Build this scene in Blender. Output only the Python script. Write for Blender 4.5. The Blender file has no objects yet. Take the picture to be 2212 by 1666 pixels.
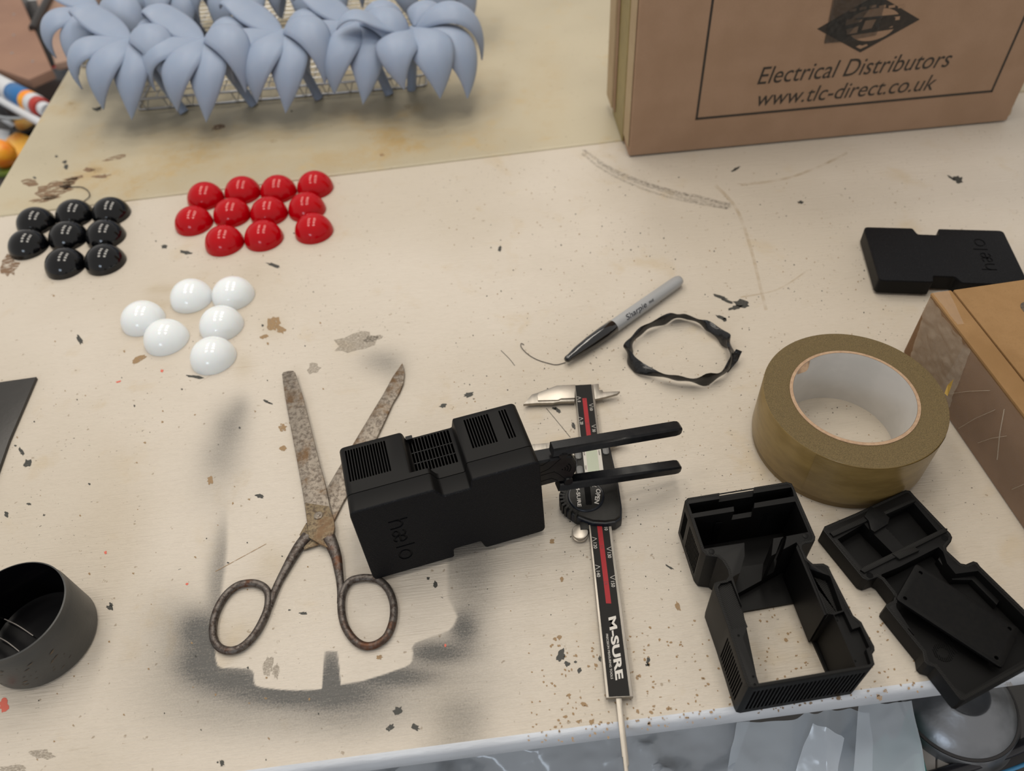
import bpy, math, random
import numpy as np
from mathutils import Matrix, Vector
from mathutils import noise as mnoise
random.seed(7)
PI = math.pi
col = bpy.context.scene.collection
S = 0.001                                  # everything below is written in millimetres; the bench top is z = 0

# ---------------------------------------------------------------- camera of the photograph
PP = np.array([1106., 833.]); FPX, PIT, ROL, HC = 1644.7, 0.8506, -0.0841, 446.4
fwd = np.array([0, math.cos(PIT), -math.sin(PIT)]); _r = np.array([1., 0, 0]); _u = np.cross(_r, fwd)
CR = math.cos(ROL) * _r + math.sin(ROL) * _u; CU = -math.sin(ROL) * _r + math.cos(ROL) * _u
CP = np.array([0, 0, HC])
def ray(x, y): return fwd + ((x - PP[0]) / FPX) * CR - ((y - PP[1]) / FPX) * CU
def G(x, y, z=0.):                          # photo pixel -> point on the level plane z
    d = ray(x, y); return CP + (z - HC) / d[2] * d
def W(p):                                   # world -> photo pixel
    d = np.asarray(p, float) - CP; z = d @ fwd
    return PP[0] + FPX * (d @ CR) / z, PP[1] - FPX * (d @ CU) / z
def T(pts, z=0., ox=0., oy=0., sc=1.):      # traced outline -> list of (x, y) in mm
    return [tuple(G(ox + x / sc, oy + y / sc, z)[:2]) for x, y in pts]

cam = bpy.data.cameras.new('camera'); co = bpy.data.objects.new('camera', cam); col.objects.link(co)
co.matrix_world = Matrix(((CR[0], CU[0], -fwd[0], 0), (CR[1], CU[1], -fwd[1], 0), (CR[2], CU[2], -fwd[2], HC * S), (0, 0, 0, 1)))
cam.sensor_width = 36; cam.lens = FPX / 2212 * 36; cam.clip_start = .01; cam.clip_end = 50
cam.dof.use_dof = True; cam.dof.focus_distance = .49; cam.dof.aperture_fstop = 6.8
bpy.context.scene.camera = co

# ---------------------------------------------------------------- materials
def newmat(name):
    m = bpy.data.materials.new(name); m.use_nodes = True
    nt = m.node_tree; return m, nt, nt.nodes['Principled BSDF']
def N(nt, t, **k):
    n = nt.nodes.new(t)
    for a, b in k.items(): setattr(n, a, b)
    return n
def LK(nt, a, b): nt.links.new(a, b)
def rgba(c): return (c[0], c[1], c[2], 1)
def coord(nt, scale=(1, 1, 1), rot=(0, 0, 0)):
    t = N(nt, 'ShaderNodeTexCoord'); m = N(nt, 'ShaderNodeMapping'); m.inputs['Scale'].default_value = scale
    m.inputs['Rotation'].default_value = rot
    LK(nt, t.outputs['Object'], m.inputs['Vector']); return m.outputs['Vector']
def noise(nt, vec, sc, det=4, rough=.55, dist=0):
    n = N(nt, 'ShaderNodeTexNoise'); n.inputs['Scale'].default_value = sc; n.inputs['Detail'].default_value = det
    n.inputs['Roughness'].default_value = rough; n.inputs['Distortion'].default_value = dist
    LK(nt, vec, n.inputs['Vector']); return n.outputs['Fac']
def ramp(nt, fac, a, b):
    n = N(nt, 'ShaderNodeMapRange'); n.interpolation_type = 'SMOOTHSTEP'
    n.inputs['From Min'].default_value = a; n.inputs['From Max'].default_value = b
    LK(nt, fac, n.inputs['Value']); return n.outputs['Result']
def mixc(nt, fac, a, b):
    n = N(nt, 'ShaderNodeMix', data_type='RGBA')
    if isinstance(fac, (int, float)): n.inputs[0].default_value = fac
    else: LK(nt, fac, n.inputs[0])
    for i, v in ((6, a), (7, b)):
        if isinstance(v, tuple): n.inputs[i].default_value = rgba(v)
        else: LK(nt, v, n.inputs[i])
    return n.outputs[2]
def math2(nt, op, a, b):
    n = N(nt, 'ShaderNodeMath', operation=op)
    for i, v in ((0, a), (1, b)):
        if isinstance(v, (int, float)): n.inputs[i].default_value = v
        else: LK(nt, v, n.inputs[i])
    return n.outputs[0]
def bump(nt, bs, h, dist, st=1.0):
    b = N(nt, 'ShaderNodeBump'); b.inputs['Strength'].default_value = st; b.inputs['Distance'].default_value = dist
    LK(nt, h, b.inputs['Height']); LK(nt, b.outputs[0], bs.inputs['Normal'])
def simple(name, c, rough=.5, metal=0., var=None, vs=60, bsc=None, bd=.0002, coat=0., spec=None, stretch=(1, 1, 1), alpha=None, sss=0):
    m, nt, bs = newmat(name); v = coord(nt, stretch)
    if var is not None:
        LK(nt, mixc(nt, ramp(nt, noise(nt, v, vs), .35, .68), c, var), bs.inputs['Base Color'])
    else: bs.inputs['Base Color'].default_value = rgba(c)
    bs.inputs['Roughness'].default_value = rough; bs.inputs['Metallic'].default_value = metal
    bs.inputs['Coat Weight'].default_value = coat; bs.inputs['Coat Roughness'].default_value = .05
    if spec is not None: bs.inputs['Specular IOR Level'].default_value = spec
    if sss: bs.inputs['Subsurface Weight'].default_value = sss; bs.inputs['Subsurface Scale'].default_value = .006
    if alpha is not None: bs.inputs['Alpha'].default_value = alpha
    if bsc: bump(nt, bs, noise(nt, v, bsc, 3), bd)
    return m

M = {}
M['black_print'] = simple('black_print', (.0036, .0036, .0038), .5, var=(.005, .0048, .0047), vs=300, bsc=1500, bd=.00005, spec=.14)
def layered(name, axis, period, c=(.0042, .004, .004), rough=.45, bd=.00012):
    m, nt, bs = newmat(name); v = coord(nt)
    w = N(nt, 'ShaderNodeTexWave', wave_type='BANDS', bands_direction=axis); w.inputs['Scale'].default_value = 1 / period / 3.1416 * 1.57
    w.inputs['Distortion'].default_value = .3
    LK(nt, v, w.inputs['Vector']); bs.inputs['Base Color'].default_value = rgba(c); bs.inputs['Roughness'].default_value = rough
    bs.inputs['Specular IOR Level'].default_value = .16
    bump(nt, bs, w.outputs['Fac'], bd); return m
M['print_layer'] = layered('print_layer_side', 'Z', .0005, bd=.00003)
M['print_top'] = layered('print_top_lines', 'DIAGONAL', .0011, c=(.0075, .0072, .0068), rough=.5, bd=.00010)
def fuzzy():
    m, nt, bs = newmat('fuzzy_black_print'); v = coord(nt)
    n1 = noise(nt, v, 1100, 2, .6)
    LK(nt, mixc(nt, ramp(nt, n1, .62, .78), (.0040, .0044, .0060), (.028, .029, .034)), bs.inputs['Base Color'])
    bs.inputs['Roughness'].default_value = .55; bs.inputs['Specular IOR Level'].default_value = .15
    bump(nt, bs, n1, .0006); return m
M['fuzzy'] = fuzzy()
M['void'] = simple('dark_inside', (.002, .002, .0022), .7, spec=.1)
M['black_plastic'] = simple('black_satin_plastic', (.0045, .005, .0065), .33, var=(.009, .009, .01), vs=200, bsc=900, bd=.00003, spec=.25)
M['engrave'] = simple('engraved_shadow_black', (.0035, .0037, .0045), .6, spec=.15)
M['ball_black'] = simple('gloss_black', (.002, .0022, .003), .08, spec=.4, coat=.15)
def gloss_red():
    m, nt, bs = newmat('gloss_red'); v = coord(nt)
    bs.inputs['Base Color'].default_value = rgba((.43, .0006, .005)); bs.inputs['Roughness'].default_value = .1
    bs.inputs['Specular IOR Level'].default_value = .3
    bs.inputs['Subsurface Weight'].default_value = .25; bs.inputs['Subsurface Radius'].default_value = (1, .05, .05); bs.inputs['Subsurface Scale'].default_value = .006
    return m
M['ball_red'] = gloss_red()
M['ball_white'] = simple('gloss_white', (.80, .81, .83), .1, spec=.5, sss=.15)
M['resin_blue'] = simple('blue_grey_resin', (.255, .315, .43), .45, var=(.275, .33, .44), vs=40, bsc=900, bd=.00002, spec=.3, sss=.08)
M['wire'] = simple('tinned_steel_wire', (.45, .45, .46), .3, 1., bsc=500, bd=.00005)
M['steel'] = simple('brushed_steel', (.34, .31, .275), .42, 1., var=(.28, .26, .23), vs=60, bsc=400, bd=.00004, stretch=(1, 6, 1))
M['steel_bright'] = simple('bright_steel', (.45, .41, .36), .4, 1., bsc=500, bd=.00003)
def rust(name, c1, c2, c3, metal=.75):
    m, nt, bs = newmat(name); v = coord(nt)
    n1 = noise(nt, v, 60, 6, .7, .3); n2 = noise(nt, v, 330, 5, .75); n3 = noise(nt, v, 28, 3)
    a = mixc(nt, ramp(nt, n2, .42, .62), c1, c2)
    b = mixc(nt, ramp(nt, math2(nt, 'MULTIPLY', n1, math2(nt, 'ADD', n3, .5)), .50, .72), a, c3)
    LK(nt, b, bs.inputs['Base Color']); LK(nt, ramp(nt, n2, .9, .1), bs.inputs['Roughness'])
    bs.inputs['Metallic'].default_value = metal
    r = N(nt, 'ShaderNodeMapRange'); r.inputs['To Min'].default_value = .32; r.inputs['To Max'].default_value = .62
    LK(nt, n2, r.inputs['Value']); LK(nt, r.outputs[0], bs.inputs['Roughness'])
    bump(nt, bs, n2, .0003); return m
M['rusty'] = rust('pitted_steel', (.26, .225, .185), (.12, .097, .078), (.13, .075, .035), .6)
M['rusty_brown'] = rust('rust_brown_steel', (.20, .15, .085), (.08, .055, .032), (.14, .078, .033), .35)
M['handle_steel'] = rust('dark_worn_steel', (.13, .115, .105), (.06, .045, .038), (.11, .05, .028), .8)
def cardboard(name, c, c2):
    m, nt, bs = newmat(name); v = coord(nt)
    n1 = noise(nt, v, 25, 4); n2 = noise(nt, v, 700, 3, .7); v2 = coord(nt, (1, 1, 9)); n3 = noise(nt, v2, 90, 3)
    a = mixc(nt, ramp(nt, n1, .3, .7), c, c2); s = tuple(x * .78 for x in c)
    b = mixc(nt, math2(nt, 'MULTIPLY', ramp(nt, n2, .5, .75), .55), a, s)
    LK(nt, mixc(nt, math2(nt, 'MULTIPLY', ramp(nt, n3, .5, .8), .3), b, c2), bs.inputs['Base Color'])
    bs.inputs['Roughness'].default_value = .72; bs.inputs['Specular IOR Level'].default_value = .25
    bump(nt, bs, n2, .00025); return m
M['card'] = cardboard('brown_cardboard', (.335, .215, .14), (.30, .19, .12))
M['card2'] = cardboard('ochre_cardboard', (.285, .165, .07), (.225, .125, .048))
M['card_edge'] = cardboard('pale_card_edge', (.42, .32, .20), (.38, .28, .17))
M['parcel_side_shaded'] = cardboard('shaded_parcel_card', (.20, .115, .06), (.155, .085, .04))  # darker copy of the ochre card, the side's shade is in its colour
M['ink'] = simple('printed_black_ink', (.020, .015, .011), .6, var=(.03, .022, .016), vs=250)
M['ink_grey'] = simple('worn_ink', (.055, .042, .032), .6, var=(.11, .075, .045), vs=300)
M['olive_tape'] = simple('olive_tape_side', (.24, .18, .06), .4, var=(.20, .15, .05), vs=60)
def tapetop():
    m, nt, bs = newmat('tape_layers'); v = coord(nt)
    n2 = noise(nt, v, 1500, 3, .8)
    LK(nt, mixc(nt, ramp(nt, n2, .38, .62), (.088, .060, .018), (.175, .120, .044)), bs.inputs['Base Color'])
    bs.inputs['Roughness'].default_value = .55; bump(nt, bs, n2, .0006); return m
M['tape_top'] = tapetop()
def tapeside():
    m, nt, bs = newmat('tape_outer_film'); v = coord(nt, (1, 1, 3))
    n1 = noise(nt, v, 45, 4); n2 = noise(nt, coord(nt, (1, 1, 26)), 60, 3, .7)
    a = mixc(nt, ramp(nt, n1, .3, .7), (.225, .150, .052), (.175, .115, .038))
    LK(nt, mixc(nt, math2(nt, 'MULTIPLY', ramp(nt, n2, .66, .78), .5), a, (.42, .34, .2)), bs.inputs['Base Color'])
    bs.inputs['Roughness'].default_value = .27; bs.inputs['Specular IOR Level'].default_value = .5
    bump(nt, bs, n2, .00015); return m
M['tape_side'] = tapeside()
M['core_white'] = simple('white_paper_core', (.62, .60, .575), .6, var=(.56, .545, .52), vs=40)
M['core_brown'] = simple('brown_paper_core', (.40, .27, .17), .75, var=(.33, .21, .13), vs=400, bsc=700)
M['film'] = simple('clear_film', (.9, .9, .9), .08, alpha=.06, bsc=140, bd=.0012)
M['film_grey'] = simple('grey_translucent_film', (.045, .045, .043), .12, alpha=.40, bsc=150, bd=.0012)
M['tape_clear'] = simple('wrinkled_packing_tape', (.62, .55, .44), .16, alpha=.26, bsc=110, bd=.0015)
M['marker_grey'] = simple('marker_barrel', (.32, .325, .33), .26, spec=.5, coat=.3)
M['marker_black'] = simple('marker_cap', (.004, .004, .005), .1, spec=.6, coat=.5)
M['ink_blue'] = simple('dark_print', (.012, .013, .02), .5)
M['rubber'] = simple('black_tape_loop', (.005, .0053, .0062), .25, var=(.009, .009, .01), vs=90, bsc=160, bd=.0008, spec=.5)
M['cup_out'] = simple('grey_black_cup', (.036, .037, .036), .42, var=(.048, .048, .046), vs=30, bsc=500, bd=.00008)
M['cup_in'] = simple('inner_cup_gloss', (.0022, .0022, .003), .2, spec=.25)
M['sheet'] = simple('black_rubber_sheet', (.018, .016, .014), .36, bsc=300, bd=.0001, var=(.022, .019, .017))
M['scale_black'] = simple('black_scale_plate', (.009, .008, .0075), .5, spec=.15)
M['scale_red'] = simple('red_scale_stripe', (.30, .012, .018), .45, spec=.2)
M['print_white'] = simple('pale_print', (.55, .52, .48), .5)
M['dark_print'] = simple('dark_red_print', (.10, .008, .012), .5)
M['cal_grey'] = simple('charcoal_gauge_plastic', (.014, .0135, .012), .45, spec=.2, var=(.017, .016, .0145), vs=300, bsc=1500, bd=.00005)
M['cal_blue'] = simple('navy_gauge_bezel', (.006, .008, .013), .33, spec=.3)
M['button'] = simple('grey_button', (.10, .10, .098), .4)
M['lcd'] = simple('green_lcd', (.235, .275, .18), .22, var=(.26, .295, .20), vs=30)
M['label_strip'] = simple('pale_label_strip', (.50, .47, .42), .45)
M['bag'] = simple('clear_bag_film_lit', (.66, .73, .82), .16, alpha=.5, bsc=16, bd=.010, spec=.9)  # film colour raised and blued to carry the window light
M['bag2'] = simple('cloudy_bag_film_lit', (.56, .63, .71), .18, alpha=.6, bsc=12, bd=.010, spec=.9)  # cloudy film, the bluish window light is part of its colour
M['bin'] = simple('grey_bin_plastic_lit', (.42, .48, .55), .5, var=(.30, .35, .41), vs=14)  # grey plastic lightened towards blue, window light put into the colour
M['black_bin'] = simple('black_bin_plastic', (.012, .012, .016), .3)
M['blue_line'] = simple('blue_rim', (.05, .22, .42), .4)
M['alu'] = simple('dusty_aluminium', (.25, .26, .28), .36, .8, var=(.11, .12, .13), vs=18, bsc=60, bd=.0006)
M['grey_card'] = simple('grey_painted_board', (.36, .33, .31), .6, var=(.27, .25, .24), vs=15)
M['teal'] = simple('teal_plastic', (.0, .16, .14), .3)
M['teal_pale'] = simple('pale_teal_foam', (.20, .36, .34), .6)
M['dark_red'] = simple('dark_red_cloth', (.05, .008, .006), .7)
M['mdf'] = simple('pinkish_mdf', (.36, .24, .185), .6, var=(.30, .19, .14), vs=12)
M['mdf_dark'] = simple('brown_mdf', (.30, .17, .115), .6, var=(.26, .145, .10), vs=9)
M['dark_tool'] = simple('dark_tool_rubber', (.025, .022, .022), .4)
M['red_tool'] = simple('red_tool_plastic', (.42, .03, .02), .4)
M['glass'] = simple('bright_steel_bowl', (.50, .53, .56), .14, .9)
M['tape_tip'] = simple('ochre_tape_tip', (.42, .27, .06), .4)
M['orange'] = simple('orange_packet', (.85, .33, .03), .35, var=(.8, .45, .08), vs=30)
M['yellow'] = simple('yellow_fruit_print', (.9, .42, .02), .4, var=(.85, .2, .02), vs=30)
M['green'] = simple('green_packet', (.13, .19, .03), .4)
M['white_label'] = simple('white_label', (.62, .64, .68), .35)
M['blue_label'] = simple('blue_label', (.02, .15, .40), .35)
M['floor'] = simple('grey_concrete', (.10, .095, .09), .8, var=(.07, .066, .062), vs=4, bsc=60, bd=.001)
M['leg_paint'] = simple('bench_leg_wood', (.30, .24, .17), .6, var=(.26, .2, .14), vs=20)

def bench_mat(name, far):
    m, nt, bs = newmat(name); v = coord(nt)
    big = noise(nt, v, 4.5, 3, .5); mid = noise(nt, v, 22, 4, .6, .4)
    if far: base = mixc(nt, ramp(nt, big, .35, .68), (.47, .415, .30), (.395, .345, .245))
    else:   base = mixc(nt, ramp(nt, big, .35, .68), (.585, .525, .45), (.52, .46, .38))
    # yellowish stains
    c = mixc(nt, math2(nt, 'MULTIPLY', ramp(nt, mid, .56, .76), .55 if far else .28), base, (.46, .33, .15))
    # streaky brush-drag scuffs
    st = noise(nt, coord(nt, (1, 9, 1), (0, 0, -.06)), 45, 5, .72)
    scm = math2(nt, 'MULTIPLY', ramp(nt, st, .60, .80), ramp(nt, noise(nt, v, 9, 2), .42, .62))
    c = mixc(nt, math2(nt, 'MULTIPLY', scm, .45), c, (.33, .27, .2))
    # tiny specks
    sp = noise(nt, v, 230, 2, .5); c = mixc(nt, math2(nt, 'MULTIPLY', ramp(nt, sp, .70, .76), .6), c, (.22, .155, .09))
    sp2 = noise(nt, coord(nt, (1, 1.35, 1)), 420, 1, .5)
    c = mixc(nt, math2(nt, 'MULTIPLY', ramp(nt, sp2, .735, .77), math2(nt, 'MULTIPLY', ramp(nt, noise(nt, v, 6, 2), .4, .6), .75)), c, (.07, .055, .04))
    # small dark nicks
    sp3 = noise(nt, coord(nt, (1, 2.2, 1), (0, 0, .5)), 95, 3, .6)
    c = mixc(nt, math2(nt, 'MULTIPLY', ramp(nt, sp3, .76, .79), .8), c, (.05, .05, .045))
    if not far:
        # spray-paint overspray (a stain with its own shape)
        at = N(nt, 'ShaderNodeAttribute', attribute_name='spray')
        g = noise(nt, v, 900, 2, .8); gl = noise(nt, coord(nt, (1, 14, 1), (0, 0, -.06)), 60, 3, .6)
        d = at.outputs['Fac']
        e = math2(nt, 'ADD', d, math2(nt, 'MULTIPLY', math2(nt, 'SUBTRACT', math2(nt, 'ADD', g, math2(nt, 'MULTIPLY', gl, .3)), .66), math2(nt, 'MULTIPLY', d, .9)))
        cl = N(nt, 'ShaderNodeClamp'); LK(nt, e, cl.inputs[0])
        c = mixc(nt, math2(nt, 'MULTIPLY', cl.outputs[0], .97), c, (.082, .080, .076))
        # grubby front and rear-right tint
        tn = N(nt, 'ShaderNodeAttribute', attribute_name='grime')
        c = mixc(nt, math2(nt, 'MULTIPLY', tn.outputs['Fac'], .8), c, (.40, .32, .20))
    if far:
        tn = N(nt, 'ShaderNodeAttribute', attribute_name='grime')
        c = mixc(nt, math2(nt, 'MULTIPLY', tn.outputs['Fac'], math2(nt, 'ADD', .35, math2(nt, 'MULTIPLY', ramp(nt, noise(nt, v, 40, 4, .7), .4, .65), .65))), c, (.40, .26, .09))
    LK(nt, c, bs.inputs['Base Color'])
    bs.inputs['Roughness'].default_value = .33 if far else .42
    bs.inputs['Specular IOR Level'].default_value = .4
    br = noise(nt, coord(nt, (1, 22, 1), (0, 0, -.06)), 38, 4, .65)
    h = math2(nt, 'ADD', math2(nt, 'MULTIPLY', br, .8 if not far else .35), math2(nt, 'MULTIPLY', mid, .7))
    bump(nt, bs, h, .0011 if not far else .0009, .8)
    return m
M['bench'] = bench_mat('painted_bench_board', False); M['bench_far'] = bench_mat('glossy_far_board', True)
M['edge_paint_blue_lit'] = simple('pale_edge_paint_blue_lit', (.60, .63, .68), .4, var=(.54, .565, .61), vs=30, bsc=60, bd=.0006, stretch=(1, 6, 1))  # pale grey paint with the window's blue light mixed into its colour
def smear(name, c, dens, sc, stretch=(1, 1, 1), lo=.42, hi=.6):
    m, nt, bs = newmat(name); v = coord(nt, stretch)
    bs.inputs['Base Color'].default_value = rgba(c); bs.inputs['Roughness'].default_value = .6
    LK(nt, math2(nt, 'MULTIPLY', ramp(nt, noise(nt, v, sc, 4, .7), lo, hi), dens), bs.inputs['Alpha']); return m
M['pencil'] = smear('pencil_smudge', (.17, .15, .13), .42, 330, (1, 1, 1), .30, .80)
M['brown_smear'] = smear('brown_smear', (.20, .115, .06), .85, 120, (1, 3, 1), .36, .55)
M['yellow_stain'] = smear('amber_stain', (.40, .27, .12), .32, 60, (1, 1, 1), .25, .8)
M['grey_smear'] = smear('grey_brushed_mark', (.27, .23, .18), .65, 500, (1, 4, 1), .36, .60)
M['fleck_dark'] = smear('dark_paint_fleck', (.035, .035, .03), 1.0, 700, (1, 1, 1), .22, .48)
M['fleck_brown'] = smear('brown_paint_fleck', (.30, .19, .09), .9, 400, (1, 1, 1), .3, .5)
M['fleck_red'] = simple('red_paint_fleck', (.6, .12, .08), .6)

# ---------------------------------------------------------------- mesh building
class MB:
    def __init__(s): s.v = []; s.f = []; s.m = []
    def add(s, vs, fs, mi=0):
        o = len(s.v); s.v += [tuple(map(float, p)) for p in vs]; s.f += [tuple(i + o for i in q) for q in fs]; s.m += [mi] * len(fs); return s
    def join(s, b, mi=None):
        o = len(s.v); s.v += b.v; s.f += [tuple(i + o for i in q) for q in b.f]; s.m += b.m if mi is None else [mi] * len(b.f); return s
    def xf(s, fn): s.v = [tuple(fn(p)) for p in s.v]; return s
    def mat(s, Mx): s.v = [tuple(Mx @ Vector(p)) for p in s.v]; return s
    def box(s, x0, x1, y0, y1, z0, z1, mi=0):
        return s.add([(x0, y0, z0), (x1, y0, z0), (x1, y1, z0), (x0, y1, z0), (x0, y0, z1), (x1, y0, z1), (x1, y1, z1), (x0, y1, z1)],
                     [(3, 2, 1, 0), (4, 5, 6, 7), (0, 1, 5, 4), (1, 2, 6, 5), (2, 3, 7, 6), (3, 0, 4, 7)], mi)
    def prism(s, pts, z0, z1, mi=0, bev=0., bevb=0.):
        pts = ccw(pts); n = len(pts); rings = []
        if bevb: rings.append((inset(pts, bevb), z0)); rings.append((pts, z0 + bevb))
        else: rings.append((pts, z0))
        if bev:
            rings += [(pts, z1 - bev), (inset(pts, bev * .3), z1 - bev * .3), (inset(pts, bev), z1)]
        else: rings.append((pts, z1))
        vs = [(p[0], p[1], z) for r, z in rings for p in r]; fs = [tuple(range(n - 1, -1, -1))]
        for k in range(len(rings) - 1):
            for i in range(n): j = (i + 1) % n; fs.append((k * n + i, k * n + j, (k + 1) * n + j, (k + 1) * n + i))
        fs.append(tuple((len(rings) - 1) * n + i for i in range(n)))
        return s.add(vs, fs, mi)
    def lathe(s, prof, seg=48, mi=0, close=False, c=(0, 0), cap=True):
        vs = []; fs = []; n = len(prof)
        for k in range(seg):
            a = 2 * PI * k / seg
            for r, z in prof: vs.append((c[0] + r * math.cos(a), c[1] + r * math.sin(a), z))
        m = n if close else n - 1
        for k in range(seg):
            k2 = (k + 1) % seg
            for i in range(m):
                j = (i + 1) % n; fs.append((k * n + i, k2 * n + i, k2 * n + j, k * n + j))
        if not close and cap:
            if prof[0][0] > 1e-6: fs.append(tuple(k * n for k in range(seg - 1, -1, -1)))
            if prof[-1][0] > 1e-6: fs.append(tuple(k * n + n - 1 for k in range(seg)))
        return s.add(vs, fs, mi)
    def tube(s, path, r, seg=8, mi=0, closed=False, flat=1.):
        P = [Vector(p) for p in path]; n = len(P); vs = []; fs = []; up = Vector((0, 0, 1)); prev = None
        for i, p in enumerate(P):
            if closed: t = (P[(i + 1) % n] - P[i - 1])
            else: t = P[min(i + 1, n - 1)] - P[max(i - 1, 0)]
            t.normalize(); a = (up - t * up.dot(t))
            if a.length < .05: a = Vector((0, 1, 0)) - t * t.y
            a.normalize()
            if prev is not None and not closed and abs(t.z) > .8:
                a = prev - t * prev.dot(t); a.normalize()
            prev = a; b = t.cross(a); rr = r[i] if isinstance(r, (list, tuple)) else r
            for k in range(seg):
                q = 2 * PI * k / seg; vs.append(p + a * math.cos(q) * rr * flat + b * math.sin(q) * rr)
        for i in range(n if closed else n - 1):
            for k in range(seg):
                k2 = (k + 1) % seg; j = (i + 1) % n; fs.append((i * seg + k, j * seg + k, j * seg + k2, i * seg + k2))
        if not closed: fs.append(tuple(range(seg))); fs.append(tuple((n - 1) * seg + k for k in range(seg - 1, -1, -1)))
        return s.add(vs, fs, mi)
    def grid(s, fn, nu, nv, mi=0):
        vs = [fn(i / nu, j / nv) for j in range(nv + 1) for i in range(nu + 1)]
        fs = [(j * (nu + 1) + i, j * (nu + 1) + i + 1, (j + 1) * (nu + 1) + i + 1, (j + 1) * (nu + 1) + i) for j in range(nv) for i in range(nu)]
        return s.add(vs, fs, mi)
def area(p): return .5 * sum(p[i][0] * p[(i + 1) % len(p)][1] - p[(i + 1) % len(p)][0] * p[i][1] for i in range(len(p)))
def ccw(p): return list(p) if area(p) > 0 else list(p)[::-1]
def inset(pts, d):
    n = len(pts); out = []
    for i in range(n):
        a, b, c = np.array(pts[i - 1]), np.array(pts[i]), np.array(pts[(i + 1) % n])
        e1 = b - a; e2 = c - b; l1 = np.linalg.norm(e1) + 1e-9; l2 = np.linalg.norm(e2) + 1e-9
        n1 = np.array([-e1[1], e1[0]]) / l1; n2 = np.array([-e2[1], e2[0]]) / l2
        m = n1 + n2; k = m @ n1
        m = m / max(k, .5); out.append(tuple(b + m * d))
    return out
def rnd(pts, r, seg=5):                     # round the corners of a polygon
    pts = ccw(pts); n = len(pts); out = []
    for i in range(n):
        a, b, c = np.array(pts[i - 1], float), np.array(pts[i], float), np.array(pts[(i + 1) % n], float)
        rr = r[i] if isinstance(r, (list, tuple)) else r
        u = a - b; w = c - b; lu = np.linalg.norm(u); lw = np.linalg.norm(w); u /= lu; w /= lw
        cosA = max(-1, min(1, u @ w)); ang = math.acos(cosA)
        if rr <= 0 or ang > PI - .03: out.append(tuple(b)); continue
        t = min(rr / math.tan(ang / 2), lu * .48, lw * .48)
        p0 = b + u * t; p1 = b + w * t
        for k in range(seg + 1):
            q = k / seg; out.append(tuple((1 - q) ** 2 * p0 + 2 * q * (1 - q) * b + q * q * p1))
    return out
def smoothpoly(pts, k=6, closed=True):      # Catmull-Rom through points
    P = [np.array(p, float) for p in pts]; n = len(P); out = []
    for i in range(n if closed else n - 1):
        if closed: a, b, c, d = P[i - 1], P[i], P[(i + 1) % n], P[(i + 2) % n]
        else: a, b, c, d = P[max(i - 1, 0)], P[i], P[i + 1], P[min(i + 2, n - 1)]
        for j in range(k):
            t = j / k; out.append(tuple(.5 * ((2 * b) + (-a + c) * t + (2 * a - 5 * b + 4 * c - d) * t * t + (-a + 3 * b - 3 * c + d) * t ** 3)))
    if not closed: out.append(tuple(P[-1]))
    return out

def obj(name, mb, mats, parent=None, smooth=35, loc=None, bevel=0., sub=0):
    """link one mesh object; vertices are in mm, world space unless loc/parent given (then local to it)"""
    me = bpy.data.meshes.new(name); me.from_pydata([tuple(c * S for c in v) for v in mb.v], [], mb.f)
    if not isinstance(mats, (list, tuple)): mats = [mats]
    for m in mats: me.materials.append(m)
    if len(mats) > 1: me.polygons.foreach_set('material_index', mb.m)
    me.validate(); me.update()
    if smooth:
        me.polygons.foreach_set('use_smooth', [True] * len(me.polygons))
        if smooth < 179: me.set_sharp_from_angle(angle=math.radians(smooth))
    o = bpy.data.objects.new(name, me); col.objects.link(o)
    if parent is not None: o.parent = parent
    if loc is not None: o.location = [c * S for c in loc]
    if bevel:
        b = o.modifiers.new('bevel', 'BEVEL'); b.width = bevel * S; b.segments = 2; b.limit_method = 'ANGLE'; b.angle_limit = math.radians(40)
    if sub: s = o.modifiers.new('sub', 'SUBSURF'); s.levels = sub; s.render_levels = sub
    return o
def tag(o, label=None, cat=None, group=None, kind=None):
    if label: o['label'] = label
    if cat: o['category'] = cat
    if group: o['group'] = group
    if kind: o['kind'] = kind
    return o
def thing(name, loc, rz=0, label=None, cat=None, group=None):
    o = bpy.data.objects.new(name, None); col.objects.link(o); o.empty_display_size = .02
    o.location = [c * S for c in loc]; o.rotation_euler = (0, 0, rz); return tag(o, label, cat, group)
def copy_tree(o, parent=None):
    c = o.copy(); col.objects.link(c)
    if parent is not None: c.parent = parent; c.matrix_parent_inverse = o.matrix_parent_inverse.copy()
    for ch in list(o.children): copy_tree(ch, c)
    return c
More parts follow.
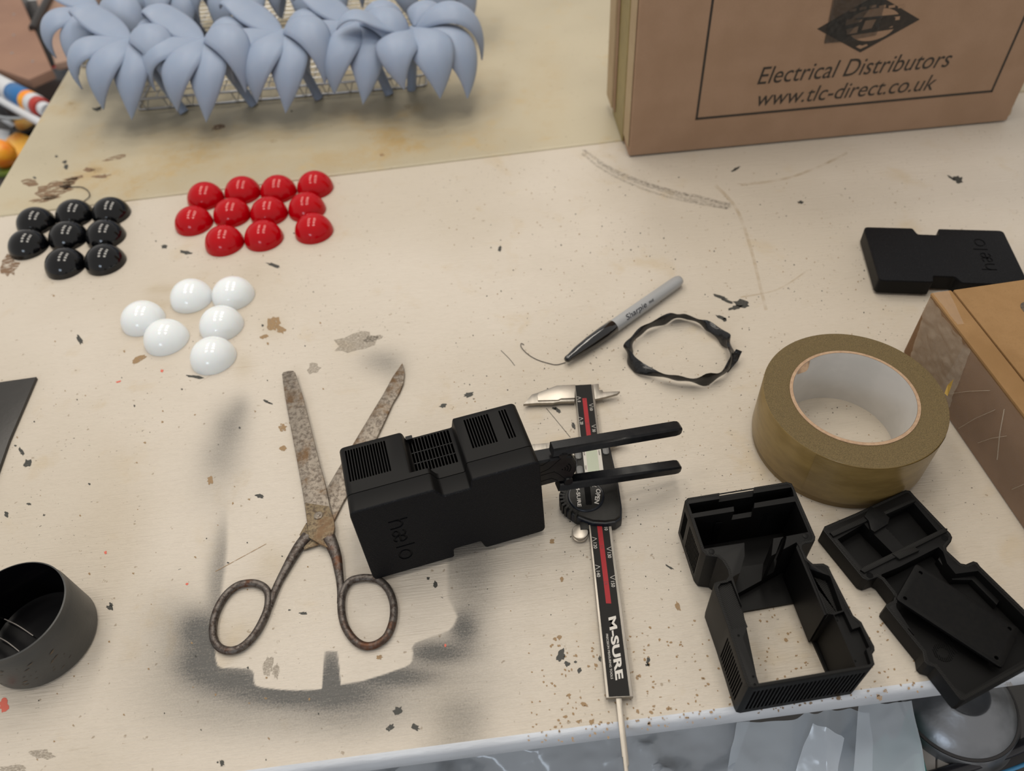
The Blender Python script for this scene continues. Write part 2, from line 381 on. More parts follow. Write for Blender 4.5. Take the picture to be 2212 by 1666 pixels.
def cut(o, cutters, fixself=True):
    """boolean-subtract closed MBs from o and bake the result into its mesh"""
    big = MB()
    for c in cutters: big.join(c)
    me = bpy.data.meshes.new('c'); me.from_pydata([tuple(c * S for c in v) for v in big.v], [], big.f)
    import bmesh
    bm = bmesh.new(); bm.from_mesh(me); bmesh.ops.recalc_face_normals(bm, faces=bm.faces); bm.to_mesh(me); bm.free()
    bm = bmesh.new(); bm.from_mesh(o.data); bmesh.ops.recalc_face_normals(bm, faces=bm.faces); bm.to_mesh(o.data); bm.free()
    for m in o.data.materials: me.materials.append(m)
    co_ = bpy.data.objects.new('c', me); col.objects.link(co_)
    mw = o.parent.matrix_world.copy() if o.parent else None
    par = o.parent; o.parent = None
    b = o.modifiers.new('b', 'BOOLEAN'); b.object = co_; b.operation = 'DIFFERENCE'; b.solver = 'EXACT'; b.use_self = fixself
    dg = bpy.context.evaluated_depsgraph_get(); dg.update()
    nm = bpy.data.meshes.new_from_object(o.evaluated_get(dg)); old = o.data
    o.modifiers.clear(); o.data = nm; o.parent = par
    bpy.data.objects.remove(co_); bpy.data.meshes.remove(me); bpy.data.meshes.remove(old)
    nm.polygons.foreach_set('use_smooth', [True] * len(nm.polygons)); nm.set_sharp_from_angle(angle=math.radians(30))
    return o
def text(body, width=None, height=None, depth=.05, shear=0., spacing=1., bold=0.):
    """text mesh in mm, lower-left of its box at the origin, lying in XY, facing +Z"""
    cu = bpy.data.curves.new('t', 'FONT'); cu.body = body; cu.size = 10; cu.shear = shear; cu.space_character = spacing
    cu.offset = bold; cu.extrude = .5; cu.resolution_u = 4
    ob = bpy.data.objects.new('t', cu); col.objects.link(ob)
    dg = bpy.context.evaluated_depsgraph_get(); dg.update()
    me = bpy.data.meshes.new_from_object(ob.evaluated_get(dg))
    mb = MB(); mb.add([v.co[:] for v in me.vertices], [tuple(p.vertices) for p in me.polygons])
    bpy.data.objects.remove(ob); bpy.data.curves.remove(cu); bpy.data.meshes.remove(me)
    xs = [v[0] for v in mb.v]; ys = [v[1] for v in mb.v]; x0, x1, y0, y1 = min(xs), max(xs), min(ys), max(ys)
    sx = (width / (x1 - x0)) if width else None; sy = (height / (y1 - y0)) if height else None
    sx = sx or sy; sy = sy or sx
    mb.v = [((x - x0) * sx, (y - y0) * sy, (z + .5) * depth) for x, y, z in mb.v]; return mb
def place2(mb, o, ux, uy, uz):
    o, ux, uy, uz = map(np.array, (o, ux, uy, uz)); mb.v = [tuple(o + ux * x + uy * y + uz * z) for x, y, z in mb.v]; return mb

# ================================================================ the bench
BYAW = math.radians(2.55); BO = np.array([-503., 107.8])
bx = np.array([math.cos(BYAW), math.sin(BYAW)]); by = np.array([-bx[1], bx[0]])
def toB(p): d = np.array(p[:2]) - BO; return d @ bx, d @ by
bench = thing('workbench', (BO[0], BO[1], -760), BYAW, 'large cream painted workbench with scuffs, stains and grey overspray, everything stands on it', 'workbench')
ZB = 760
BW, BD = 1500., 1500.
seamA, seamB = toB(G(0, 469)), toB(G(1346, 305)); sm = (seamB[1] - seamA[1]) / (seamB[0] - seamA[0])
def seam(x): return seamA[1] + (x - seamA[0]) * sm

clean = [(385, 800), (388, 850), (400, 885), (430, 902), (500, 900), (560, 903), (605, 905), (632, 920), (642, 950), (640, 990), (652, 1018), (690, 1030), (800, 1044), (900, 1050), (1000, 1048), (1090, 1040),
         (1100, 900), (1112, 790), (1195, 790), (1208, 900), (1216, 1012), (1350, 990), (1500, 945), (1640, 895), (1675, 875), (1692, 850), (1695, 800), (1690, 765), (1710, 735), (1800, 700), (1930, 655), (1965, 620), (1990, 560), (1960, 500),
         (1925, 430), (1925, 200), (1925, -300), (470, -300), (465, 100), (450, 250), (420, 450), (375, 650)]
clean = np.array([(340 + x / 3.072, 1150 + y / 3.072) for x, y in clean])
blobs = [(260, 660, 100, 110, .85), (300, 880, 140, 90, .9), (520, 985, 200, 70, 1.0), (850, 1080, 260, 62, 1.0), (1180, 1060, 240, 80, .95), (1560, 960, 240, 58, .95), (1850, 800, 170, 62, .95), (2030, 640, 75, 90, .85), (330, 730, 75, 130, .8),
         (1155, 950, 60, 120, 1.), (1155, 840, 55, 80, .45), (400, 400, 55, 220, .55), (440, 120, 40, 160, .38), (300, 960, 330, 230, .32), (900, 1180, 520, 150, .36), (1300, 1150, 260, 130, .35), (1900, 950, 300, 230, .30), (2090, 420, 110, 260, .34), (2060, 150, 160, 200, .4),
         (2010, 1230, 130, 110, .42), (1990, 1480, 160, 120, .36), (120, 620, 140, 160, .25)]
blobs = [(340 + a / 3.072, 1150 + b / 3.072, c / 3.072, d / 3.072, e) for a, b, c, d, e in blobs]
blobs2 = [(497, 920, 36, 42, .5), (478, 985, 45, 48, .36), (520, 880, 22, 26, .3), (822, 780, 44, 26, .38), (850, 800, 30, 30, .18), (460, 1050, 50, 60, .12)]
def sdist(px, poly):                        # signed distance, + outside
    x, y = px[:, 0], px[:, 1]; best = np.full(len(px), 1e9); inside = np.zeros(len(px), bool)
    for i in range(len(poly)):
        a, b = poly[i - 1], poly[i]; e = b - a; t = np.clip(((x - a[0]) * e[0] + (y - a[1]) * e[1]) / (e @ e), 0, 1)
        best = np.minimum(best, np.hypot(x - a[0] - t * e[0], y - a[1] - t * e[1]))
        c = ((a[1] > y) != (b[1] > y)) & (x < (b[0] - a[0]) * (y - a[1]) / (b[1] - a[1] + 1e-12) + a[0]); inside ^= c
    return np.where(inside, -best, best)
def lines(a, b, f0, f1, coarse, fine):
    r = list(np.arange(a, f0, coarse)) + list(np.arange(f0, f1, fine)) + list(np.arange(f1, b, coarse)) + [b]; return r
xs = lines(0, BW, 270, 545, 12, .9); ys = lines(4, 640, 4, 150, 5, .8)
ys = [4] + [y for y in ys if y > 4.5 and y < 640]
vs = []; fs = []; nx = len(xs)
NY = len(ys)
for j, y in enumerate(ys + [None] * 3):
    for x in xs:
        if y is None: t = (j - NY + 1) / 3; yy = 639 + (seam(x) - 639) * t
        else: yy = y
        vs.append((x, yy, 0))
ny = NY + 3
for j in range(ny - 1):
    for i in range(nx - 1): fs.append((j * nx + i, j * nx + i + 1, (j + 1) * nx + i + 1, (j + 1) * nx + i))
nb = MB(); nb.add([(x, y, ZB) for x, y, _ in vs], fs)
# rounded nosing and front face, underside
prof = [(4, 0), (2.2, -.5), (.8, -1.8), (.2, -4), (0, -8), (0, -16), (1, -18), (40, -18)]
nose = MB()
nose.grid(lambda a, b: (a * BW, prof[int(round(b * 7))][0], ZB + prof[int(round(b * 7))][1]), 60, 7)
side = MB(); side.box(-0.01, BW, 4.5, 640, ZB - 18, ZB - .6)
near = obj('near_board', nb, M['bench'], bench, smooth=60)
P2 = np.array([W((BO[0] + x * bx[0] + y * by[0], BO[1] + x * bx[1] + y * by[1], 0)) for x, y, _ in vs])
d = np.zeros(len(P2))
for a, b, c, e, k in blobs: d = 1 - (1 - d) * (1 - min(.93, k) * np.exp(-np.clip(((P2[:, 0] - a) / c / 1.35) ** 2 + ((P2[:, 1] - b) / e / 1.35) ** 2, 0, 60) ** 1.2))
sd = sdist(P2, clean); soft = 2.2 + 7 * np.clip((1400 - P2[:, 1]) / 150, 0, 1)
d = d * np.clip((sd + soft * .4) / soft, 0, 1)
for a, b, c, e, k in blobs2: d += k * np.exp(-(((P2[:, 0] - a) / c) ** 2 + ((P2[:, 1] - b) / e) ** 2))
at = near.data.attributes.new('spray', 'FLOAT', 'POINT'); at.data.foreach_set('value', (np.clip(d, 0, 1.0) ** .85 * 1.08).astype('f'))
gr = np.zeros(len(P2))
for a, b, c, e, k in [(590, 1215, 40, 35, .45), (520, 1360, 35, 30, .3), (250, 1120, 60, 200, .22), (400, 640, 90, 60, .3), (560, 600, 60, 60, .2), (960, 1560, 60, 120, .1), (345, 625, 26, 10, .6), (420, 665, 16, 22, .5), (335, 660, 34, 12, .5), (525, 790, 24, 28, .45), (590, 705, 26, 24, .5), (300, 700, 50, 60, .2), (230, 420, 40, 20, .3)]:
    gr += k * np.exp(-(((P2[:, 0] - a) / c) ** 2 + ((P2[:, 1] - b) / e) ** 2))
at = near.data.attributes.new('grime', 'FLOAT', 'POINT'); at.data.foreach_set('value', gr.astype('f'))
obj('front_edge', nose, M['edge_paint_blue_lit'], bench, smooth=60)
obj('board_core', side, M['edge_paint_blue_lit'], bench, smooth=0)
fb = MB(); n = 40
pr = [(0, -2), (0, 0.2), (.5, 1.1), (1.6, 1.5), (6, 1.5)]
fb.grid(lambda a, b: (a * BW, seam(a * BW) + pr[int(round(b * 4))][0], ZB + pr[int(round(b * 4))][1]), n, 4)
n0 = len(fb.v); fb.grid(lambda a, b: (a * BW, (seam(a * BW) + 6) * (1 - b) + BD * b, ZB + 1.5), 170, 110)
fbo = obj('far_board', fb, M['bench_far'], bench, smooth=60)
P3 = np.array([W((BO[0] + x * bx[0] + y * by[0], BO[1] + x * bx[1] + y * by[1], z - ZB)) for x, y, z in fb.v]); g2 = np.zeros(len(P3))
for a, b, c, e, k in [(200, 370, 60, 26, .5), (270, 400, 90, 26, .7), (420, 345, 120, 40, .55), (700, 345, 120, 30, .4), (830, 290, 80, 45, .6), (890, 310, 50, 20, .45), (1020, 300, 90, 30, .35), (420, 300, 90, 24, .45), (600, 290, 70, 18, .3), (140, 240, 34, 12, .7), (155, 224, 18, 6, .6), (190, 310, 30, 26, .35),
                      (760, 240, 50, 18, .45), (950, 150, 60, 24, .3), (1180, 200, 40, 100, .3), (1060, 200, 60, 60, .25), (470, 275, 40, 12, .5), (60, 440, 60, 16, .3), (900, 235, 20, 9, .5), (820, 337, 14, 7, .8), (880, 322, 16, 6, .7), (870, 250, 14, 6, .6)]:
    g2 += k * np.exp(-np.clip(((P3[:, 0] - a) / c) ** 2 + ((P3[:, 1] - b) / e) ** 2, 0, 60))
at = fbo.data.attributes.new('grime', 'FLOAT', 'POINT'); at.data.foreach_set('value', np.clip(g2, 0, 1).astype('f'))
fc = MB(); fc.box(0, BW, 700, BD, ZB - 18, ZB + .9); obj('far_board_core', fc, M['edge_paint_blue_lit'], bench, smooth=0)
for x in (60, BW - 120):
    for y in (60, BD - 120):
        l = MB(); l.box(x, x + 60, y, y + 60, -100, ZB - 18); obj('leg', l, M['leg_paint'], bench, bevel=2)
# paint flecks, smears and scratches lying on the paint
def blobpoly(cx, cy, rx, ry, ang, n=14, rough=.35, z=.12, seed=0):
    rr = random.Random(seed); out = []
    c0, s0 = math.cos(ang), math.sin(ang)
    for k in range(n):
        a = 2 * PI * k / n; r = 1 + rough * (rr.random() * 2 - 1); x, y = rx * r * math.cos(a), ry * r * math.sin(a)
        p = G(cx + x * c0 - y * s0, cy + x * s0 + y * c0, z); out.append((p[0], p[1]))
    return out
mk = MB(); MK = ['fleck_dark', 'fleck_brown', 'fleck_red', 'brown_smear', 'yellow_stain', 'grey_smear', 'pencil']
def fleck(cx, cy, rx, ry, ang=0, mi=0, rough=.35):
    z0 = .15 if cy > 470 - .1215 * cx else 1.65
    p = ccw(blobpoly(cx, cy, rx, ry, math.radians(ang), 16, rough, z0, int(cx * 7 + cy)))
    mk.add([(a, b, z0) for a, b in p], [tuple(range(len(p)))], mi)
for f_ in [(1212, 1417, 8, 14, 20), (1225, 1434, 7, 6, 30), (1243, 1430, 3, 2.5, 0), (1252, 1448, 4, 6, 20), (1013, 853, 12, 5, -8), (957, 877, 8, 4, -20), (957, 1005, 3, 2, 0), (561, 1072, 9, 4, 5), (860, 1536, 11, 8, -35), (843, 1572, 9, 5, -40), (897, 1572, 9, 6, 35),
           (238, 1313, 8, 4, 20), (240, 1306, 5, 3, 40), (422, 814, 18, 3.2, 8), (172, 735, 5, 11, -35), (60, 1000, 7, 9, 60), (46, 975, 9, 3.5, 60), (33, 963, 3, 2, 0), (14, 1111, 4, 8, -20), (63, 1089, 5, 2.5, 0), (95, 1113, 2.5, 2, 0), (655, 1325, 8, 3, 0), (625, 1318, 3, 1.5, 0),
           (1080, 537, 4, 6, 10), (355, 533, 6, 5, 0), (402, 545, 12, 4, 5), (590, 573, 14, 3.5, 18), (940, 1262, 5, 7, 10), (925, 1250, 3, 3, 0), (1205, 887, 9, 4, 40), (1197, 882, 5, 3, 20), (1238, 920, 4, 7, -20), (479, 1649, 5, 7, -20), (470, 1647, 2, 2, 0),
           (1316, 1455, 3, 3, 0), (1322, 1462, 4, 3, 20), (1296, 1424, 3, 6, 0), (1400, 1427, 4, 7, 20), (1399, 1437, 5, 3, 0), (1445, 1225, 10, 2, 30), (575, 867, 8, 2.4, 30), (583, 871, 6, 1.6, 20), (210, 236, 10, 4, 5), (217, 232, 7, 2.5, -20), (143, 360, 5, 5, 0), (140, 350, 5, 3, -20),
           (122, 338, 3, 2.5, 0), (75, 384, 4, 2, 20), (448, 245, 2, 2, 0), (630, 240, 2, 2, 0), (1590, 365, 10, 3, -30), (1730, 437, 6, 3, 0), (2070, 388, 10, 8, 30), (2055, 384, 9, 2.4, 30), (1555, 641, 14, 3.2, 15), (1570, 650, 16, 3, 20), (1603, 655, 16, 8, 10), (1590, 664, 14, 5, -15), (1557, 686, 10, 4, 25), (1565, 690, 4, 4, 0)]:
    fleck(*f_)
for f_ in [(1465, 1310, 5, 10, -20, 1), (1208, 1377, 5, 5, 0, 1), (1192, 1170, 5, 6, 0, 1), (1214, 1252, 4, 5, 0, 1), (1278, 1560, 5, 7, 20, 1), (1262, 1522, 9, 4, 20, 1), (610, 925, 9, 9, 0, 1), (610, 969, 8, 6, 0, 1), (454, 1038, 6, 8, 10, 1), (678, 797, 14, 12, 10, 5), (765, 740, 44, 17, -14, 5), (805, 731, 20, 7, -10, 5),
           (300, 775, 18, 7, -25, 1), (590, 700, 14, 16, 20, 1), (607, 712, 10, 9, 20, 1), (570, 727, 9, 5, -15, 1), (820, 1420, 6, 5, 0, 1), (580, 1440, 10, 22, 5, 5), (597, 1450, 8, 16, 5, 5), (350, 801, 3, 3, 0, 2), (255, 825, 6, 2, -15, 2), (404, 1262, 3, 2.5, 0, 2), (962, 1395, 2, 4, 0, 2),
           (228, 1194, 3, 3, 0, 2), (115, 410, 40, 17, -12, 3), (150, 395, 26, 9, -30, 3), (63, 394, 17, 7, 5, 3), (97, 430, 30, 5, -12, 3), (250, 341, 26, 5, -8, 3), (192, 366, 11, 4.5, 0, 3), (160, 385, 28, 4, -14, 3), (220, 381, 20, 4, -8, 3), (20, 575, 18, 22, 10, 3), (30, 1660, 30, 8, 0, 5), (8, 1525, 10, 14, 0, 2),
           (155, 224, 10, 3, 0, 4), (210, 367, 14, 6, 0, 4), (880, 230, 10, 4, 0, 4), (825, 335, 6, 3, 0, 1), (590, 305, 8, 4, 0, 4), (470, 275, 16, 5, -15, 3), (90, 1630, 26, 10, 0, 5),
           (1900, 1508, 6, 5, 0, 1), (1812, 1508, 5, 5, 0, 1), (1790, 1500, 4, 3, 0, 1), (2180, 1478, 8, 5, 0, 5)]:
    fleck(*f_)
rr = random.Random(3)
for k in range(420):                        # rusty specks along the front of the bench
    px = rr.uniform(1140, 2000); t = rr.random() ** 1.6; py = 1600 - (px - 1300) * .137 - 12 - t * 230 + rr.gauss(0, 4)
    if py < 1290: continue
    s = rr.uniform(.9, 2.4) * (1.5 if rr.random() < .12 else 1); fleck(px, py, s * 1.4, s, rr.uniform(-30, 90), 1, .3)
for k in range(240):
    px = rr.uniform(980, 1880); py = rr.uniform(480, 1330); s = rr.uniform(.6, 1.5); fleck(px, py, s, s, 0, 0 if rr.random() < .6 else 1, .3)
for k in range(110):
    px = rr.uniform(30, 700); py = rr.uniform(480, 1650); s = rr.uniform(.7, 2.2); fleck(px, py, s * 1.3, s, rr.uniform(0, 90), 0 if rr.random() < .4 else 1, .4)
for k in range(520):                        # fine dust specks on the right half
    px = rr.uniform(960, 2000); py = rr.uniform(360, 1250); s = rr.uniform(.5, 1.15); fleck(px, py, s * rr.uniform(1, 1.6), s, rr.uniform(0, 180), 0 if rr.random() < .35 else 1, .3)
def ribbon(pts, w, mi, k=8):
    c = smoothpoly(pts, k, False); L, Rr = [], []
    for i in range(len(c)):
        a = np.array(c[max(i - 1, 0)]); b = np.array(c[min(i + 1, len(c) - 1)]); t = (b - a) / (np.linalg.norm(b - a) + 1e-9)
        ww = w(i / (len(c) - 1)) if callable(w) else w; nn = np.array([-t[1], t[0]]) * ww / 2; L.append(np.array(c[i]) + nn); Rr.append(np.array(c[i]) - nn)
    vs = []
    for a, b in zip(L, Rr):
        for q in (a, b): g = G(q[0], q[1], .2); vs.append((g[0], g[1], .2))
    mk.add(vs, [(2 * i, 2 * i + 1, 2 * i + 3, 2 * i + 2) for i in range(len(c) - 1)], mi)
ribbon([(1262, 325), (1310, 358), (1375, 388), (1450, 412), (1520, 427), (1580, 445)], lambda t: 6, 6)
ribbon([(1258, 330), (1300, 365), (1365, 398), (1440, 424), (1510, 440), (1572, 450)], lambda t: 5, 6)
ribbon([(1290, 350), (1345, 380), (1420, 406), (1500, 430), (1578, 446)], lambda t: 6 + 10 * t, 6)
ribbon([(1258, 324), (1266, 328), (1262, 336), (1255, 333)], 3, 6)
ribbon([(1545, 400), (1590, 450), (1620, 530), (1640, 610), (1655, 670)], 7, 4)
ribbon([(1600, 400), (1700, 385), (1780, 355), (1830, 330)], 5, 4)
ribbon([(1600, 642), (1680, 625), (1750, 580)], 3, 4)
ribbon([(1180, 882), (1205, 912), (1232, 945)], 1.1, 0)
ribbon([(1082, 757), (1100, 775), (1112, 790)], 1.2, 0)
ribbon([(1430, 165), (1420, 170)], 1, 4)
ribbon([(1060, 150), (1045, 140), (1070, 100)], 3, 4)
ribbon([(425, 830), (480, 800), (560, 790)], 1.0, 4)
ribbon([(465, 1235), (520, 1205), (575, 1175)], 1.2, 1)
ribbon([(2010, 640), (2060, 690)], 1, 4)
mb_ = MB(); mb_.v = [(*toB(v), v[2] + ZB) for v in mk.v]; mb_.f = mk.f; mb_.m = mk.m
tag(obj('paint_marks', mb_, [M[k] for k in MK], bench, smooth=0), kind='stuff')

fl = MB(); fl.box(-2500, 2500, -1500, 3500, -920, -860); tag(obj('floor', fl, M['floor'], smooth=0), kind='structure')
for o_ in [o for o in bench.children if o.name.startswith('leg')]: pass

# ================================================================ glossy domes (table-tennis-ball halves)
RB = 18.6
BL = [(-465.0, 660.5), (-428.4, 666.8), (-393.2, 667.8), (-459.0, 625.3), (-425.4, 634.1), (-386.5, 629.4), (-412.4, 589.2), (-375.7, 590.0)]
RD = [(-298.3, 680.9), (-260.3, 685.6), (-223.7, 681.7), (-186.3, 683.7), (-300.9, 640.1), (-264.8, 647.7), (-227.9, 645.6), (-190.6, 647.4), (-263.7, 603.7), (-227.8, 606.1), (-179.3, 611.1)]
WH = [(-279.9, 527.3), (-242.3, 525.9), (-316.7, 502.5), (-245.7, 487.8), (-291.1, 477.2), (-245.4, 450.0)]
def relax(L):
    P = [np.array(p) + np.array([1.0, -1.2]) for p in L]
    for it in range(200):
        for i in range(len(P)):
            for j in range(i):
                dd = P[i] - P[j]; l = np.linalg.norm(dd)
                if l < 2 * RB + .4: q = dd / l * (2 * RB + .4 - l) / 2; P[i] = P[i] + q; P[j] = P[j] - q
    return P
def dome(mat):
    prof = [(RB * math.cos(a), RB * 1.0 * math.sin(a)) for a in [i / 20 * PI / 2 for i in range(21)]]; prof[-1] = (0, RB)
    inn = [(0, RB - 1.2)] + [((RB - 1) * math.cos(a), (RB - 1.2) * math.sin(a)) for a in [(19 - i) / 20 * PI / 2 for i in range(20)]]
    m = MB(); m.lathe(prof + inn, 56, close=False)
    return m
rowsB = ['black glossy dome, back left of the black cluster', 'black glossy dome in the middle of the back row, under the curled wire', 'black glossy dome at the back right of the black cluster, nearest the red ones',
         'black glossy dome at the far left of the middle row', 'black glossy dome at the centre of the black cluster', 'black glossy dome at the right end of the middle row', 'black glossy dome at the front left of the black cluster', 'black glossy dome at the front right of the black cluster']
rowsR = ['red glossy dome at the left end of the back row', 'red glossy dome, second from left in the back row', 'red glossy dome, third from left in the back row', 'red glossy dome at the right end of the back row, by the board seam',
         'red glossy dome at the left end of the middle row', 'red glossy dome, second from left in the middle row', 'red glossy dome, third from left in the middle row', 'red glossy dome at the right end of the middle row',
         'red glossy dome at the front left of the red cluster', 'red glossy dome in the middle of the front row', 'red glossy dome at the front right, slightly apart from its row']
rowsW = ['white glossy dome at the back left of the white group', 'white glossy dome at the back right of the white group', 'white glossy dome at the far left of the white group', 'white glossy dome on the right, in the middle of the right column',
         'white glossy dome, front one of the left pair', 'white glossy dome nearest the scissors, frontmost of the white group']
for L, mt, lab, grp in ((BL, M['ball_black'], rowsB, 'black domes in a cluster'), (RD, M['ball_red'], rowsR, 'red domes in rows'), (WH, M['ball_white'], rowsW, 'white domes in a loose group')):
    src = None
    for p, lb in zip(relax(L), lab):
        if src is None: src = obj('plastic_dome', dome(mt), mt, smooth=60); o = src
        else: o = src.copy(); col.objects.link(o)
        o.location = (p[0] * S, p[1] * S, .0001); tag(o, lb, 'dome', grp)

# ================================================================ tall printed carton
A0 = G(1358, 341); B0 = G(2174.5, 264); bang = math.atan2(B0[1] - A0[1], B0[0] - A0[0]); CW = 398.; CH = 310.; CDp = 108.
def carton_box(W_, D_, H_, r=2.5, t=None):
    m = MB(); m.prism(rnd([(0, 0), (W_, 0), (W_, D_), (0, D_)], r, 4), 0, H_, bev=1.5, bevb=1.0); return m
ct = thing('cardboard_carton', (A0[0], A0[1], 1.6), bang, 'tall brown cardboard carton printed with a black frame, diamond emblem and two lines of lettering', 'box')
obj('carton_body', carton_box(CW, CDp, CH), M['card'], ct, smooth=40)
def fprint(name, mb, mat, zoff=-.12):       # mb drawn in (x right, z up) on the front face
    mb.v = [(x, zoff - z, y) for x, y, z in mb.v]; mb.f = [f[::-1] for f in mb.f]; return obj(name, mb, mat, ct, smooth=0)
fr = MB()
for (x0, z0, x1, z1) in [(65.2, 34.6, 367.6, 37.0), (65.2, 34.6, 67.4, 250), (365.4, 34.6, 367.6, 250), (65.2, 247.8, 367.6, 250)]: fr.prism([(x0, z0), (x1, z0), (x1, z1), (x0, z1)], 0, .1)
fprint('printed_frame', fr, M['ink'])
t1 = text('Electrical Distributors', width=189, depth=.1, shear=.22); h1 = max(v[1] for v in t1.v)
t1.v = [(x + 121.8, y * (17.2 / h1) + 66.4, z) for x, y, z in t1.v]; fprint('printed_lettering', t1, M['ink'])
t2 = text('www.tlc-direct.co.uk', width=178, depth=.1, shear=.22); h1 = max(v[1] for v in t2.v)
t2.v = [(x + 125.8, y * (16.2 / h1) + 43.3, z) for x, y, z in t2.v]; fprint('printed_lettering', t2, M['ink'])
# diamond emblem: outer rhombus with cut-outs
dm = MB(); dc = (216.8, 116.); dm.prism([(dc[0] - 48, dc[1]), (dc[0], dc[1] - 26.6), (dc[0] + 48, dc[1]), (dc[0], dc[1] + 26.6)], 0, .1)
fprint('printed_emblem', dm, M['ink'])
em = MB()
def dl(pts, z=.0): em.prism([(dc[0] + a, dc[1] + b) for a, b in pts], z, z + .08)
arc = [(24 * math.cos(a), 13.5 * math.sin(a)) for a in np.linspace(.35, 2.79, 18)]
dl([(x + 4, y * .9 + 2) for x, y in arc])
dl([(5 + 22 * math.cos(a), -2 + 14 * math.sin(a)) for a in np.linspace(-2.6, -.35, 16)])
dl([(14, 4.2), (28, 4.9), (28.4, 1.6), (14.6, 1.0)]); dl([(17, -3.2), (24, -2.9), (24, -5), (17.2, -5.2)])
for k in range(6): dl([(-22 + k * 9, 17 - abs(k - 2) * .8), (-16 + k * 9, 17.4 - abs(k - 2) * .8), (-15.5 + k * 9, 15 - abs(k - 2) * .8), (-21.5 + k * 9, 14.6 - abs(k - 2) * .8)])
dl([(-6, -20.6), (-3, -19), (0, -20), (4, -18.8), (5.4, -20.4), (-1, -23)])
dl([(-22, 6), (-6, 8), (-8, 3), (-22, 1)]); dl([(-4, 3.5), (6, 4), (4, -4), (-5, -5)]); dl([(-20, -3), (-9, -1), (-9, -7), (-18, -8)])
fprint('emblem_cutouts', em, M['card'], -.24)
em2 = MB(); em2.prism([(dc[0] + 9, dc[1] - 1), (dc[0] + 12, dc[1] + 4), (dc[0] + 19, dc[1] + 5.5), (dc[0] + 24, dc[1] + 4), (dc[0] + 25, dc[1] - 3), (dc[0] + 18, dc[1] - 6), (dc[0] + 11, dc[1] - 6.5)], 0, .08)
em2.prism([(dc[0] - 14, dc[1] + 6.8), (dc[0] + 29, dc[1] + 6.8), (dc[0] + 29, dc[1] + 5.2), (dc[0] - 14, dc[1] + 5.2)], 0, .08)
fprint('emblem_inner', em2, M['ink'], -.34)
def crumple(fn, nu, nv, amp, sc, nrm=1, seed=0):
    def g(a, b):
        p = list(fn(a, b)); n_ = mnoise.noise(Vector((p[0] * sc + seed, p[1] * sc, p[2] * sc))) + .5 * mnoise.noise(Vector((p[0] * sc * 2.3, p[1] * sc * 2.3 + seed, p[2] * sc * 2.3)))
        p[nrm] += -abs(n_) * amp; return p
    m = MB(); m.grid(g, nu, nv); return m
tp = crumple(lambda a, b: (178.7 + 2.5 * b * -1 + a * (48.6), -.5, 101.6 + a * a * 3.5 + b * 90), 40, 60, 1.5, .12)
obj('packing_tape', tp, M['film_grey'], ct, smooth=180)
fq = MB(); fq.add([(178.7, -.4, 102), (196, -.4, 101), (232, -.4, 160), (176, -.4, 190), (176.2, -.4, 142)], [(0, 1, 2, 3, 4)]); obj('tape_end', fq, M['film_grey'], ct, smooth=0)
# side flap hanging beside the left wall, taped
sf = MB(); sf.box(-1.6, -.3, 2, 30, 10, CH - 4); obj('side_panel', sf, M['card_edge'], ct, smooth=0, bevel=.5)
sf = MB(); sf.box(-2.4, -.3, 27, 86, 1, CH - 4); obj('taped_panel', sf, M['olive_tape'], ct, smooth=0, bevel=.8)
sf = MB(); sf.box(-6.0, -2.6, 78, 108, 12, CH - 2); obj('loose_flap', sf, M['card_edge'], ct, smooth=0, bevel=.8)
sf = MB(); sf.box(-3.4, -2.7, 70, 104, 11, CH - 2); obj('flap_liner', sf, M['card'], ct, smooth=0)
ch_ = MB(); ch_.add([(v[0], v[1], v[2]) for v in [(393, 5, 4), (401, 3, 5), (404, 8, 8), (400, 12, 11), (396, 9, 9), (394, 2, 1)]], [(0, 1, 2), (0, 2, 3), (0, 3, 4), (0, 5, 1)]); obj('torn_corner', ch_, M['card_edge'], ct, smooth=0)

# ================================================================ flat ochre parcel on the right
yc = math.radians(4.8); c0 = G(2010, 632, 61); px_ = thing('parcel_box', (c0[0] - .5, c0[1], 0), yc, 'flat ochre cardboard parcel wrapped in clear tape at the right edge beside the tape roll', 'box')
PW, PDp, PH = 190., 250., 61.
m = MB(); m.prism(rnd([(0, 0), (PW, 0), (PW, -PDp), (0, -PDp)], 4, 4), 0, PH - 2, bev=1.5, bevb=1.); obj('parcel_body', m, M['parcel_side_shaded'], px_, smooth=40)
m = MB(); m.prism(rnd([(0.3, -.3), (16, -.3), (15, -PDp + .3), (.3, -PDp + .3)], 1.5, 3), PH - 2, PH, bev=.8); obj('rim_strip', m, M['card2'], px_, smooth=40)
m = MB(); m.prism(rnd([(17.4, -.3), (PW, -.3), (PW, -PDp + .3), (16.6, -PDp + .3)], 1.5, 3), PH - 2, PH - .2, bev=.8); obj('lid_panel', m, M['card2'], px_, smooth=40)
m = MB(); rg = rnd([(52, -22), (150, -22), (150, -110), (52, -110)], 8, 5); rg = ccw(rg); ri = inset(rg, 3.0); n = len(rg)
m.add([(x, y, PH - .05) for x, y in rg] + [(x, y, PH - .05) for x, y in ri], [(i, (i + 1) % n, n + (i + 1) % n, n + i) for i in range(n)]); obj('printed_outline', m, M['ink_grey'], px_, smooth=0)
m = crumple(lambda a, b: (-.6, -2 - a * 55 - (1 - b) * 10, 1.5 + b * 58), 50, 50, 2.6, .075, 0, 3)
obj('corner_tape', m, M['tape_clear'], px_, smooth=180)
m = crumple(lambda a, b: (-.5, -50 - a * 200, 1 + b * 58), 80, 24, .5, .05, 0, 9); obj('side_tape', m, M['film'], px_, smooth=180)
m = crumple(lambda a, b: (1 + b * 12 * (1 - a * .6), -1 - a * 34, PH + .9), 30, 16, -.8, .12, 2, 5); obj('top_tape', m, M['film'], px_, smooth=180)
rr = random.Random(5); m = MB()
